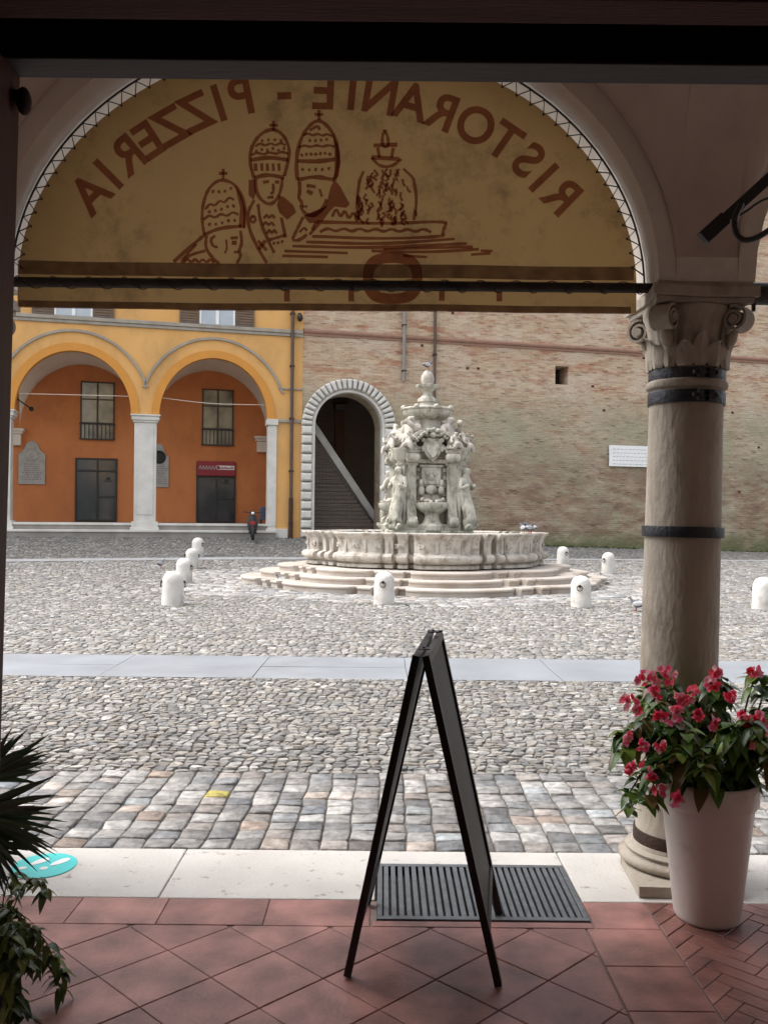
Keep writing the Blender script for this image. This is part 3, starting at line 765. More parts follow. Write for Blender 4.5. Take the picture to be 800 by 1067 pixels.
for i, (ch, px, py) in enumerate(word):
    a, b = word[max(0, i - 1)], word[min(len(word) - 1, i + 1)]
    ang = math.atan2(b[2] - a[2], a[1] - b[1])         # slope of the arc, going right on screen
    vs, fs = letter_mesh(ch, .236)
    pts = []
    for q in vs:
        x, y = -q.x * .92, q.y - .083                        # mirrored
        ca, sa = math.cos(ang), math.sin(ang)
        X, Z = x * ca - y * sa, x * sa + y * ca
        c = P(px, py, YC); w = Vector((c.x + X, 0, c.z + Z)); w.y = canvas_y(w.x, w.z) - .004
        pts.append(w)
    lt.add(pts, fs)
# second line of lettering, cut by the rod: a big O and small strokes
def ring_poly(b, cx, cy, rx, ry, wd, n=40, off=.004):
    vs = []; fs = []
    for i in range(n):
        t = 2 * PI * i / n; e = .75
        cc, ss = math.copysign(abs(math.cos(t)) ** e, math.cos(t)), math.copysign(abs(math.sin(t)) ** e, math.sin(t))
        vs += [cpt(cx + rx * cc, cy + ry * ss, off), cpt(cx + (rx - wd) * cc, cy + (ry - wd) * ss, off)]
    for i in range(n): j = (i + 1) % n; fs.append((2 * i, 2 * j, 2 * j + 1, 2 * i + 1))
    b.add(vs, fs)
ring_poly(lt, 409, 290, 31, 27, 11)
for x0 in (299, 366, 460, 520): lt.add([cpt(x0 - 3, 300, .0045), cpt(x0 + 3, 300, .0045), cpt(x0 + 3, 314, .0045), cpt(x0 - 3, 314, .0045)], [(0, 1, 2, 3)])
lt.build('lettering', M['print'], cv, world=cv, smooth=0)
em = MB()
def A4(p): return (165 + p[0] / 3.81, 90 + p[1] / 3.81)
def A5(p): return (350 + p[0] / 2.424, 80 + p[1] / 2.424)
def stroke(pts, w=2.2, conv=A4):
    q = [Vector(conv(p)) for p in pts]
    if len(q) > 2:                                     # smooth
        for _ in range(2):
            r = [q[0]]
            for a, b in zip(q[:-1], q[1:]): r += [a * .75 + b * .25, a * .25 + b * .75]
            r.append(q[-1]); q = r
    L_, Rr = [], []
    for i, p in enumerate(q):
        d = (q[min(i + 1, len(q) - 1)] - q[max(i - 1, 0)])
        if d.length < 1e-6: d = Vector((1, 0))
        d.normalize(); nrm = Vector((-d.y, d.x)) * (w * .66 * random.uniform(.8, 1.2)); L_.append(p + nrm); Rr.append(p - nrm)
    vs = [cpt(p.x, p.y, .0042) for p in L_] + [cpt(p.x, p.y, .0042) for p in Rr]; k = len(q)
    em.add(vs, [(i, i + 1, k + i + 1, k + i) for i in range(k - 1)])
def blob(pts, conv=A4):
    q = [conv(p) for p in pts]; cx = sum(p[0] for p in q) / len(q); cy = sum(p[1] for p in q) / len(q); k = len(q)
    em.add([cpt(x, y, .0046) for x, y in q] + [cpt(cx, cy, .0046)], [(i, (i + 1) % k, k) for i in range(k)])
def cross(x, y): stroke([(x, y - 18), (x, y + 22)], 2.4); stroke([(x - 17, y), (x + 17, y)], 2.4)
def wave(x0, y0, x1, y1, amp=7, w=2., n=6, sag=0):
    pts = []
    for i in range(n + 1):
        t = i / n; pts.append((x0 + (x1 - x0) * t, y0 + (y1 - y0) * t + amp * (-1) ** i + sag * 4 * t * (1 - t)))
    stroke(pts, w)
def dots(x0, y0, x1, y1, n):
    for i in range(n):
        t = (i + .5) / n; x, y = x0 + (x1 - x0) * t, y0 + (y1 - y0) * t
        stroke([(x - 5, y + random.uniform(-6, 6)), (x + 5, y + random.uniform(-6, 6))], 2.4)
# left bishop in a tall banded hat
stroke([(182, 588), (172, 530), (176, 468), (196, 408), (232, 374), (262, 370), (302, 386), (332, 432), (346, 492), (340, 560)], 2.6)
blob([(305, 390), (330, 430), (346, 490), (341, 562), (318, 555), (324, 480), (312, 430)]); cross(258, 345)
wave(186, 478, 300, 440, 9); wave(178, 520, 318, 500, 8); stroke([(180, 588), (240, 560), (330, 552)], 3); dots(205, 420, 300, 405, 4); dots(190, 500, 310, 470, 5); dots(190, 550, 315, 525, 5)
stroke([(190, 590), (185, 640), (215, 680), (240, 702)], 2.6); stroke([(225, 590), (205, 605), (215, 632), (235, 636)], 2.2); stroke([(325, 570), (332, 620), (318, 650), (328, 668), (310, 700)], 2.6)
stroke([(285, 600), (315, 598)], 2.6); stroke([(290, 618), (310, 618)], 3.2); stroke([(268, 605), (272, 640), (262, 660)], 1.6); stroke([(298, 655), (318, 655)], 2)
stroke([(180, 590), (120, 640), (60, 695)], 2.8); stroke([(185, 650), (120, 668), (90, 700)], 2.4); wave(100, 690, 220, 690, 9, 2.2, 8); stroke([(150, 625), (90, 690)], 1.8)
# middle one
stroke([(380, 365), (362, 300), (368, 245), (395, 200), (430, 175), (462, 170), (500, 195), (522, 250), (515, 300), (500, 355)], 2.8)
cross(458, 155); wave(385, 232, 505, 228, 6); wave(368, 268, 515, 262, 5); stroke([(366, 292), (440, 280), (516, 292)], 3.2); stroke([(382, 362), (430, 348), (500, 362)], 3.2)
dots(400, 215, 500, 212, 4); dots(378, 255, 510, 250, 6)
for x in (385, 410, 432, 455, 478): stroke([(x, 305), (x + 2, 335)], 2.6)
stroke([(385, 365), (388, 420), (412, 455), (446, 470), (476, 442), (490, 395), (492, 362)], 2.8); stroke([(415, 380), (440, 376)], 2.6); stroke([(462, 378), (480, 380)], 2.6); stroke([(455, 385), (458, 420), (444, 424)], 2.2); stroke([(432, 440), (458, 438)], 2.4)
blob([(358, 370), (385, 368), (388, 420), (378, 450), (358, 430)]); blob([(480, 432), (500, 440), (535, 470), (548, 500), (512, 530), (480, 500), (470, 470)])
stroke([(380, 450), (352, 500), (360, 570), (400, 650), (430, 700)], 2.6); stroke([(395, 465), (405, 540), (440, 620), (460, 660)], 2.6); stroke([(488, 520), (505, 600)], 2.8)
stroke([(375, 510), (362, 525), (375, 542), (388, 526), (375, 510)], 2.2); stroke([(395, 610), (430, 650)], 3); stroke([(425, 610), (398, 645)], 3)
wave(418, 515, 462, 515, 8, 2.2, 4); wave(415, 542, 460, 545, 8, 2.2, 4); wave(430, 575, 470, 575, 9, 2.2, 4); stroke([(440, 608), (470, 600), (505, 590)], 2.4); dots(450, 625, 500, 610, 3)
# right one
stroke([(552, 372), (546, 300), (560, 220), (590, 165), (630, 132), (665, 150), (695, 190), (712, 240), (716, 310), (700, 375)], 3)
blob([(690, 180), (715, 240), (724, 300), (716, 360), (698, 372), (700, 300), (700, 240)]); cross(638, 112)
stroke([(600, 175), (635, 155), (640, 175)], 2.4); wave(575, 190, 690, 195, 5); wave(556, 238, 700, 238, 4); stroke([(552, 296), (630, 300), (702, 292)], 3.4); stroke([(552, 372), (620, 358), (700, 374)], 3.4)
dots(590, 215, 680, 215, 4); dots(560, 270, 690, 270, 7); dots(560, 330, 690, 330, 5)
stroke([(560, 380), (562, 420), (556, 445), (572, 462), (566, 480), (580, 505), (615, 520), (650, 495), (668, 450)], 2.8); stroke([(588, 395), (625, 400)], 2.8); stroke([(590, 415), (612, 428)], 3); stroke([(640, 410), (650, 440)], 2); stroke([(572, 478), (592, 478)], 2)
blob([(700, 372), (722, 400), (760, 470), (745, 485), (700, 480), (680, 500), (650, 540), (600, 545), (575, 515), (615, 522), (655, 496), (672, 450), (685, 400)])
stroke([(575, 520), (545, 580), (530, 612), (560, 612), (590, 590)], 2.6); stroke([(640, 545), (600, 590)], 2.4); wave(690, 500, 790, 520, 20, 2.4, 6); stroke([(560, 580), (580, 560), (590, 575)], 2)
# fountain drawing
S5 = lambda pts, w=2.2: stroke(pts, w, A5)
S5([(123, 135), (116, 155), (118, 178), (132, 178), (132, 155), (123, 135)], 2.4); S5([(95, 175), (155, 172)], 3.2); S5([(90, 205), (160, 208)], 3.4); S5([(105, 180), (110, 205)], 2.4); S5([(145, 180), (140, 205)], 2.4); S5([(90, 205), (110, 228), (140, 228), (165, 208)], 2.4)
for k in range(85):
    x = random.uniform(55, 200); y = random.uniform(232, 360)
    if abs(x - 127) < 30 + (y - 225) * .6: S5([(x, y), (x + random.uniform(-12, 12), y + random.uniform(6, 14)), (x + random.uniform(-8, 10), y + random.uniform(14, 26))], 1.9)
S5([(60, 262), (52, 320), (58, 362)], 2.6); S5([(195, 255), (205, 310), (196, 362)], 2.6); S5([(70, 240), (60, 262)], 2.4); S5([(170, 232), (195, 255)], 2.4)
S5([(-50, 368), (120, 372), (280, 364), (275, 378), (268, 396), (276, 404), (100, 410), (-60, 404)], 2.6); wave2 = [(-40 + 20 * i, 388 + 5 * (-1) ** i) for i in range(15)]; S5(wave2, 2.4)
S5([(-60, 388), (-50, 368)], 2.4); S5([(-75, 418), (100, 424), (300, 410)], 2.4); S5([(-110, 428), (60, 434), (330, 422)], 2.4); S5([(-130, 440), (30, 446)], 2.2); S5([(90, 440), (240, 444), (360, 436)], 2.4); S5([(120, 436), (345, 430)], 2); S5([(-135, 452), (-20, 456)], 2.2); S5([(170, 452), (230, 456)], 2.2); S5([(340, 450), (390, 446)], 2.2); S5([(365, 440), (395, 440)], 2.2)
em.build('emblem', M['print'], cv, world=cv, smooth=0)
# lacing rope round the curved edge
lc = MB(); pts = []
for k in range(104):
    th = PI * (.02 + .96 * k / 103); ins = (k % 2 == 0)
    a, b = (CA - .02, CB - .02) if ins else (AA - .015, AB - .02)
    cx = ACV if ins else AC
    pts.append((cx - a * math.cos(th), YC - .010 if ins else YC + .004, (ZCV if ins else ZS) + b * math.sin(th)))
lc.tube(pts, .0038, 5)
for k in range(0, 104, 2): lc.ball(pts[k], .006, 6, 4)
lc.tube([(AC - (AA - .012) * math.cos(PI * i / 60), YC + .004, ZS + (AB - .016) * math.sin(PI * i / 60)) for i in range(61)], .005, 5)
lc.build('lacing', M['rope'], cv, world=cv)
lw = MB()
lw.tube([(-1.70 + 2.86 * k / 430, 3.88 + .0265 * math.cos(2 * PI * k / 24), zr + .0265 * math.sin(2 * PI * k / 24)) for k in range(431)], .0024, 5)
lw.build('rod_lacing', M['rope'], cv, world=cv)

# rolled awning in the next bay, and black bracket with cable on the vault
ra = thing('rolled_awning', 'dark rolled awning tube starting right of the column capital', 'awning', (1.58, 4.06, 2.70))
mb = MB(); mb.tube([(1.66, 4.06, 2.672), (4.55, 4.06, 2.672)], .052, 16); mb.build('roll', M['iron'], ra, world=ra, smooth=50)
mb = MB(); mb.tube([(1.575, 4.05, 2.70), (1.665, 4.05, 2.70)], .034, 12); mb.box(1.60, 1.635, 4.01, 4.10, 2.66, 2.745); mb.box(1.70, 1.715, 4.01, 4.03, 2.58, 2.67); mb.build('bracket', M['black'], ra, world=ra, bevel=.003)
hb_ = thing('black_arm', 'black metal arm with looped cable jutting under the vault at right', 'metal arm', P(800, 190, 2.9))
A, B = P(737, 244, 2.9), P(900, 95, 2.9); A.y = 2.95
mb = MB(); mb.bar(A, B, .036, .03); mb.bar(A + (B - A).normalized() * .0, A + (B - A).normalized() * .10, .048, .042); mb.build('arm', M['black'], hb_, world=hb_, bevel=.004)
lp = [P(772, 212, 2.87), P(764, 228, 2.85), P(766, 246, 2.85), P(778, 252, 2.86), P(796, 244, 2.87), P(815, 228, 2.88), P(850, 190, 2.89)]
def smoothpath(p, it=2):
    for _ in range(it):
        r = [p[0]]
        for a, b in zip(p[:-1], p[1:]): r += [a * .75 + b * .25, a * .25 + b * .75]
        r.append(p[-1]); p = r
    return p
mb = MB(); mb.tube(smoothpath(lp), .010, 8); mb.tube(smoothpath([P(760, 228, 2.9), P(775, 222, 2.88), P(790, 210, 2.88), P(806, 204, 2.88)]), .004, 6); mb.build('cable', M['black'], hb_, world=hb_, smooth=60)

# ------------------------------------------------------------------ sandwich board
nl, nr, fl, fr_ = Vector((-.111, 3.01, 0)), Vector((.407, 2.958, 0)), Vector((-.052, 3.58, 0)), Vector((.482, 3.497, 0))
tn, tf = Vector((.133, 2.985, 1.128)), Vector((.2126, 3.53, 1.143))
sb = thing('sandwich_board', 'black folding pavement board seen end on, standing over the drain grate', 'sign board', ((nl + fr_) / 2))
for (pn, pf, sx, nm) in ((nl, fl, -1, 'panel'), (nr, fr_, 1, 'panel')):
    tn2, tf2 = tn + Vector((.016 * sx, 0, 0)), tf + Vector((.016 * sx, 0, 0))
    along = (tf2 - tn2).normalized(); down = (pn - tn2).normalized(); nrm = along.cross(down).normalized()
    fr2 = MB()
    for a_, b_ in ((tn2, pn), (tf2, pf)):
        fr2.bar(a_, b_ + Vector((0, 0, .006)), .026, .03, along)
    fr2.bar(tn2 + along * .01 + down * .02, tf2 - along * .01 + down * .02, .028, .026, nrm)
    lo_n, lo_f = tn2.lerp(pn, .84), tf2.lerp(pf, .84)
    fr2.bar(lo_n + along * .01, lo_f - along * .01, .034, .022, nrm)
    fo = fr2.build('frame', M['board_frame'], sb, world=sb, bevel=.002)
    pb = MB(); q = [tn2.lerp(pn, .02) + along * .013, tf2.lerp(pf, .02) - along * .013, lo_f - along * .013, lo_n + along * .013]
    pb.add([p + nrm * .004 for p in q] + [p - nrm * .004 for p in q], [(0, 1, 2, 3), (7, 6, 5, 4), (0, 4, 5, 1), (1, 5, 6, 2), (2, 6, 7, 3), (3, 7, 4, 0)])
    pb.build(nm, M['board'], sb, world=sb, smooth=0)
for t in (.15, .85):
    mb = MB(); c = tn.lerp(tf, t); mb.bar(c + Vector((-.02, -.02, .012)), c + Vector((.02, -.02, .012)), .003, .05); mb.tube([c + Vector((0, -.025, .014)), c + Vector((0, .025, .014))], .005, 8)
    mb.build('hinge', M['strap'], sb, world=sb)

# drain grate
dg = thing('drain_grate', 'grey steel drain grate with long slots set between threshold and tiles', 'drain grate', (.41, 3.715, 0))
gx0, gx1, gy0, gy1 = -.012, .838, 3.44, 3.992
mb = MB(); mb.box(gx0, gx1, gy0, gy1, -.09, -.05); mb.build('drain_pan', M['black'], dg, world=dg, smooth=0)
mb = MB(); w = .03
mb.box(gx0, gx1, gy0, gy0 + w, -.05, .005); mb.box(gx0, gx1, gy1 - w, gy1, -.05, .005); mb.box(gx0, gx0 + w * .7, gy0 + w, gy1 - w, -.05, .005); mb.box(gx1 - w * .7, gx1, gy0 + w, gy1 - w, -.05, .005)
mb.box(.415, .440, gy0 + w, gy1 - w, -.05, .005)
mb.build('rim', M['grate'], dg, world=dg, bevel=.002)
mb = MB()
for a, b in ((gx0 + w * .7, .415), (.440, gx1 - w * .7)):
    k = 13; p = (b - a) / k
    for i in range(k): mb.box(a + p * i + p * .22, a + p * (i + 1) - p * .16, gy0 + w, gy1 - w, -.05, .0035)
mb.build('slats', M['grate'], dg, world=dg, smooth=0)

# floor sticker
st = thing('floor_sticker', 'round turquoise floor sticker with white footprint on the pale threshold', 'floor sticker', (-1.53, 3.935, .002))
mb = MB(); mb.lathe([(.142, 0), (.142, .0022), (.14, .0026)], 40); mb.build('disc', M['teal'], st)
mb = MB()
for dx, ang in ((.045, -.55), (-.05, -.55)):
    mb.M = Matrix.Translation((dx, .015, .0032)) @ Matrix.Rotation(ang, 4, 'Z')
    mb.prism([(.022 * math.cos(t) * (1 + .25 * math.sin(t)), .052 * math.sin(t) + .025) for t in np.linspace(0, 2 * PI, 20)[:-1]], 0, .001, 'z')
    mb.prism([(.018 * math.cos(t), .018 * math.sin(t) - .062) for t in np.linspace(0, 2 * PI, 16)[:-1]], 0, .001, 'z')
mb.build('footprint', M['white'], st, smooth=0)
mb = MB(); mb.prism([(-.085, -.185), (-.02, -.20), (.03, -.16), (.045, -.175), (-.01, -.225), (-.085, -.205)], 0.0, .0015, 'z'); mb.M = None; mb.build('arrow', M['teal_worn'], st, smooth=0)

# ------------------------------------------------------------------ plants
def leaf(mb, base, d, up, ln, wd, col, droop=.3, fold=.25, n=5, tip=1.):
    d = Vector(d).normalized(); up = Vector(up); sd = d.cross(up)
    if sd.length < 1e-3: sd = d.cross(Vector((1, 0, 0)))
    sd.normalize(); nr = sd.cross(d).normalized(); mb.col = col
    vs = []; fs = []; b = Vector(base)
    for i in range(n + 1):
        t = i / n; w = wd * math.sin(PI * min(1, t ** .75 * 1.0)) ** .8 if 0 < t < 1 else 0.0004
        c = b + d * (ln * t) - Vector((0, 0, 1)) * (droop * ln * t * t)
        vs += [c - sd * w + nr * fold * w, c, c + sd * w * .9 + nr * fold * w]
    for i in range(n):
        k = 3 * i; fs += [(k, k + 1, k + 4, k + 3), (k + 1, k + 2, k + 5, k + 4)]
    mb.add(vs, fs)
fp = thing('flower_planter', 'tall white pot of pink flowering begonias in front of the column', 'potted plant', (1.322, 3.50, 0))
mb = MB(); mb.lathe([(.118, 0), (.124, .004), (.13, .02), (.178, .455), (.186, .465), (.194, .475), (.198, .555), (.196, .563), (.190, .566), (.184, .56), (.178, .50), (.17, .49)], 56); mb.build('pot', M['pot'], fp, smooth=50)
mb = MB(); mb.lathe([(.002, .518), (.1, .524), (.181, .51), (.178, .49)], 24); mb.build('soil', M['soil'], fp)
random.seed(21)
fol, stm = MB(), MB()
GRN = [(.085, .165, .028), (.06, .125, .026), (.125, .22, .036), (.045, .10, .026), (.19, .27, .05), (.17, .12, .04)]
stems = []
for k in range(34):
    a = random.uniform(0, 2 * PI); rr = random.uniform(.05, .15)
    if -2.1 < a - 2 * PI < -1.2 or 4.35 < a < 5.3:
        if random.random() < .45: continue
    out = random.uniform(.14, .30); top = random.uniform(.64, .98) - .55 * max(0, out - .22)
    b = Vector((rr * math.cos(a), rr * math.sin(a), .52)); e = Vector((out * math.cos(a), out * math.sin(a), top))
    pth = smoothpath([b, b.lerp(e, .5) + Vector((0, 0, .12)), e, e + Vector((.05 * math.cos(a), .05 * math.sin(a), -.06))], 2); stems.append(pth)
for a, out, top in ((2.9, .29, .72), (3.3, .28, .60), (3.0, .25, .50), (3.7, .30, .62), (.15, .22, 1.0), (.0, .30, .86), (.3, .30, .66), (-.3, .31, .60), (2.7, .2, .95), (3.5, .25, .9), (4.0, .23, .8), (5.9, .26, .72)):
    b = Vector((.1 * math.cos(a), .1 * math.sin(a), .52)); e = Vector((out * math.cos(a), out * math.sin(a), top))
    stems.append(smoothpath([b, b.lerp(e, .55) + Vector((0, 0, .10)), e, e + Vector((.06 * math.cos(a), .06 * math.sin(a), -.09))], 2))
for pth in stems:
    stm.tube(pth, lambda t: .0055 - .003 * t, 5)
    for i in range(2, len(pth)):
        for _ in range(random.choice((2, 2, 3))):
            a = random.uniform(0, 2 * PI); el = random.uniform(-.5, .5)
            d = Vector((math.cos(a), math.sin(a), el)); c = random.choice(GRN); k = random.uniform(.7, 1.35)
            leaf(fol, pth[i], d, (0, 0, 1), random.uniform(.045, .09), random.uniform(.016, .028), tuple(x * k for x in c), random.uniform(.3, .9), random.uniform(.1, .4))
for k in range(70):                                     # leaves hanging over the rim, open towards the front right
    a = random.uniform(0, 2 * PI)
    if 4.5 < a < 5.5: continue
    p = Vector((.18 * math.cos(a), .18 * math.sin(a), random.uniform(.56, .72))); c = random.choice(GRN); q = random.uniform(.7, 1.3)
    leaf(fol, p, (math.cos(a), math.sin(a), random.uniform(-.3, .4)), (0, 0, 1), random.uniform(.08, .13), random.uniform(.02, .032), tuple(x * q for x in c), random.uniform(.6, 1.1))
fol.build('foliage', M['leaf'], fp, smooth=60); stm.build('stems', M['stem'], fp)
FL = [(674, 708, 1.5), (695, 704, 1.3), (658, 734, 1.4), (717, 724, 1.4), (709, 728, 1.), (688, 745, 1.0), (701, 744, 1.2), (725, 744, .9), (742, 713, .8), (742, 752, .7), (761, 724, .9), (776, 750, 1.2), (790, 748, 1.), (796, 763, 1.),
      (652, 769, .7), (666, 776, 1.), (689, 777, .8), (661, 800, 1.1), (678, 808, .8), (687, 821, .8), (706, 832, .8), (779, 775, .7), (786, 698, .8), (745, 700, .6), (808, 745, 1.), (680, 722, 1.)]
PNK = [(.90, .13, .23), (.92, .24, .36), (.86, .08, .15), (.93, .45, .52)]
for px, py, sz in FL:
    t = (py - 700) / 140; Yd = 3.47 - .24 * math.sqrt(max(.05, 1 - ((px - 730) / 95) ** 2)) + random.uniform(-.03, .02)
    sz *= .85; c = P(px, py, Yd) - fp.location; fb = MB()
    for q in range(int(8 * sz) + 2):
        o = c + Vector((random.uniform(-1, 1), random.uniform(-.6, .6), random.uniform(-1, 1))) * .026 * sz
        ax = Vector((random.uniform(-1, 1), random.uniform(-1, .2), random.uniform(-.6, .6))).normalized(); s1 = ax.orthogonal().normalized(); s2 = ax.cross(s1)
        cl = random.choice(PNK)
        for p_ in range(5):
            th = 2 * PI * p_ / 5 + random.uniform(-.2, .2); d = s1 * math.cos(th) + s2 * math.sin(th) + ax * .5
            leaf(fb, o, d, ax, random.uniform(.016, .025), random.uniform(.009, .014), tuple(min(.9, x * random.uniform(.85, 1.25)) for x in cl), .1, .3, 3)
    fb.build('flower', M['petal'], fp, smooth=60)

# palm at the left
pp = thing('potted_palm', 'dark fan palm with spiky fronds at the left edge', 'palm', (-1.56, 3.0, 0))
mb = MB(); mb.lathe([(.14, 0), (.15, .01), (.19, .34), (.20, .36), (.19, .365), (.18, .34)], 32); mb.build('pot', M['dark_pot'], pp)
mb = MB(); mb.lathe([(.05, .32), (.065, .40), (.06, .55), (.045, .64)], 14, mod=lambda t, z: 1 + .12 * math.sin(5 * t + 40 * z)); mb.build('trunk', M['stem'], pp)
random.seed(5)
def fan(base, hub, direction, nseg, ln, spread, name='frond'):
    base, hub, d = Vector(base), Vector(hub), Vector(direction).normalized(); mb = MB(); mb.col = (.03, .05, .02)
    mb.tube(smoothpath([base, base.lerp(hub, .5) + Vector((0, 0, .04)), hub]), .007, 6)
    up = Vector((0, 0, 1)) if abs(d.z) < .85 else Vector((0, 1, 0)); sd = d.cross(Vector((0, 1, 0)))
    if sd.length < .2: sd = d.cross(Vector((0, 0, 1)))
    sd.normalize(); nr = sd.cross(d).normalized()
    for k in range(nseg):
        t = -1 + 2 * k / (nseg - 1); an = t * spread
        dd = d * math.cos(an) + sd * math.sin(an) + nr * random.uniform(-.12, .12)
        cl = tuple(x * random.uniform(.6, 1.3) for x in (.028, .048, .02))
        leaf(mb, hub, dd, nr, ln * random.uniform(.8, 1.05) * (1 - .25 * t * t), .0105, cl, random.uniform(0, .25), .5, 5)
    mb.build(name, M['palm_leaf'], pp, world=pp, smooth=60)
tr = Vector((-1.56, 3.0, .62))
fan(tr, P(-22, 815, 2.95), (.75, -.05, .55), 20, .30, .42)
fan(tr, P(-36, 852, 2.85), (1, -.1, .15), 26, .36, .5)
fan(tr, P(-24, 862, 2.80), (.55, -.2, -.8), 13, .24, .5)
fan(tr, P(-30, 880, 2.9), (.8, .1, .35), 18, .26, .6)
fan(tr, tr + Vector((-.1, -.1, .3)), (-.3, -.3, .9), 22, .38, .9)
fan(tr, tr + Vector((-.25, .1, .15)), (-.9, .2, .4), 22, .38, .9)
fan(tr, tr + Vector((-.05, .22, .12)), (-.1, .9, .35), 22, .36, .9)
fan(tr, tr + Vector((-.15, -.25, .05)), (-.3, -.9, .2), 22, .36, .9)
# leafy plant in a black pot
random.seed(9)
lp_ = thing('leafy_plant', 'trailing green leafy plant in a black pot, lower left corner', 'potted plant', (-1.262, 2.76, 0))
mb = MB(); mb.lathe([(.085, 0), (.09, .005), (.115, .15), (.125, .17), (.125, .20), (.115, .20), (.11, .17)], 28); mb.build('pot', M['dark_pot'], lp_)
fol, stm = MB(), MB()
GR2 = [(.13, .17, .035), (.075, .115, .025), (.18, .21, .05), (.05, .08, .02)]
for k in range(30):
    a = random.uniform(0, 2 * PI); out = random.uniform(.05, .16); tz = random.uniform(.24, .42)
    if k < 9: a = random.uniform(-.9, .5); out = random.uniform(.14, .21); tz = random.uniform(.10, .30)
    b = Vector((.05 * math.cos(a), .05 * math.sin(a), .19)); e = Vector((out * math.cos(a), out * math.sin(a), tz))
    pth = smoothpath([b, b.lerp(e, .5) + Vector((0, 0, .08)), e, e + Vector((.03 * math.cos(a), .03 * math.sin(a), -.06))], 2); stm.tube(pth, .0022, 5)
    for i in range(3, len(pth)):
        for _ in range(2):
            q = random.uniform(0, 2 * PI); cl = random.choice(GR2); m2 = random.uniform(.7, 1.3)
            leaf(fol, pth[i], (math.cos(q), math.sin(q), random.uniform(-.4, .3)), (0, 0, 1), random.uniform(.035, .06), random.uniform(.010, .016), tuple(x * m2 for x in cl), random.uniform(.3, 1.))
fol.build('foliage', M['leaf'], lp_, smooth=60); stm.build('stems', M['stem'], lp_)

# ------------------------------------------------------------------ bollards
bo = thing('bollard', 'placeholder', 'bollard', (0, 0, 0), 0, 'white stone bollards round the fountain')
mb = MB(); mb.lathe([(.196, -.06), (.196, .0), (.192, .12), (.188, .40), (.182, .45), (.165, .50), (.135, .545), (.09, .575), (.045, .588), (.005, .592)], 32); mb.build('stone', M['white_stone'], bo, smooth=50)
for a in (-.75, PI - .75):
    mb = MB(); rd = Vector((math.cos(a), math.sin(a), 0)); sd = Vector((-rd.y, rd.x, 0)); mb.tube([rd * .17 + Vector((0, 0, .40)), rd * .205 + Vector((0, 0, .40))], .028, 10)
    mb.tube([rd * .215 + sd * (.05 * math.cos(t)) + Vector((0, 0, .36 + .05 * math.sin(t))) for t in np.linspace(0, 2 * PI, 17)], .009, 6)
    mb.build('iron_ring', M['rust'], bo, smooth=60)
BL = [(180, 630, 1., 'white stone bollard nearest of the row of four leading to the orange arcade'), (192, 607, .4, 'second bollard of the row of four left of the fountain'), (200, 592, 1.2, 'third bollard of the row of four left of the fountain'), (206.5, 579.5, .2, 'farthest bollard of the row of four, closest to the orange arcade'),
      (400, 629, 2.2, 'white bollard standing in front of the lowest fountain step above the sandwich board'), (605, 632, 2.0, 'white bollard at the right end of the fountain steps'), (586, 588, -.45, 'white bollard behind the basin in front of the brick wall foot'), (633, 597, 1.4, 'lone white bollard between the fountain and the column'), (794, 634, PI - .2, 'white bollard right of the column, cut by the frame edge')]
BOLL = []
for i, (px, py, rz, lb) in enumerate(BL):
    o = bo if i == 0 else copy_tree(bo)
    o.location = G(px, py); o.rotation_euler = (.02 * math.sin(3.7 * i), .022 * math.sin(5.1 * i + 1), rz); o.scale = [1 + .03 * math.sin(2.3 * i)] * 2 + [1 + .035 * math.sin(4.4 * i + 2)]; o['label'] = lb; BOLL.append(o.location.copy())

# ------------------------------------------------------------------ fountain
ft = thing('fountain', 'pale carved stone fountain with tiered bowls and mermaids on lobed steps', 'fountain', FC, R(7))
ft.scale = (.978, .978, 1.008)
def plan(t, amp=1., soft=1.):
    ph = (t + PI / 4) % (PI / 2) - PI / 4; a = abs(math.degrees(ph))
    if a < 15.5: return 3.0 + .22 * amp * math.sqrt(max(0, 1 - (a / 15.8) ** 2)) + .02
    if a < 18: return 2.86
    if a < 22.5: return 2.98 + .05 * amp
    if a < 25: return 2.86
    if a < 29: return 2.96 + .05 * amp
    if a < 31: return 2.88
    return 2.92 + .16 * amp * math.sqrt(max(0, 1 - ((45 - a) / 14.2) ** 2))
NT = 720
def lobed(mb, prof, scale=1., amp=1., shift=0., dr=0., caps=True):
    rings = []
    for off, z in prof:
        rings.append([((plan(2 * PI * i / NT - PI / 2, amp) * scale + off + dr) * math.cos(2 * PI * i / NT - PI / 2), (plan(2 * PI * i / NT - PI / 2, amp) * scale + off + dr) * math.sin(2 * PI * i / NT - PI / 2), z) for i in range(NT)])
    mb.loft(rings, True, caps)
for k, (dr, z0, z1) in enumerate(((1.40, -.12, .145), (.92, .145, .285), (.46, .285, .43))):
    mb = MB(); lobed(mb, [(-.035, z0), (-.035, z1 - .075), (-.02, z1 - .06), (0, z1 - .045), (.004, z1 - .02), (-.01, z1), (-.03, z1 + .002)], 1., 1.7, 0, dr)
    mb.build('step', M['step'], ft, smooth=40)
mb = MB()
prof = [(-.02, .43), (-.02, .50), (-.07, .515), (-.09, .53), (-.02, .545), (.075, .58), (.11, .63), (.105, .69), (.06, .735), (-.02, .755), (-.05, .78), (-.045, .90), (-.03, 1.03), (.0, 1.09), (.02, 1.10), (.03, 1.13), (.085, 1.165), (.105, 1.19), (.105, 1.215), (.085, 1.225), (-.12, 1.23), (-.19, 1.20), (-.22, 1.0), (-.25, .70)]
lobed(mb, [(o - .10, z + .035) for o, z in prof], 1., 1., 0, 0, False); ba = mb.build('basin', M['fountain'], ft, smooth=40)
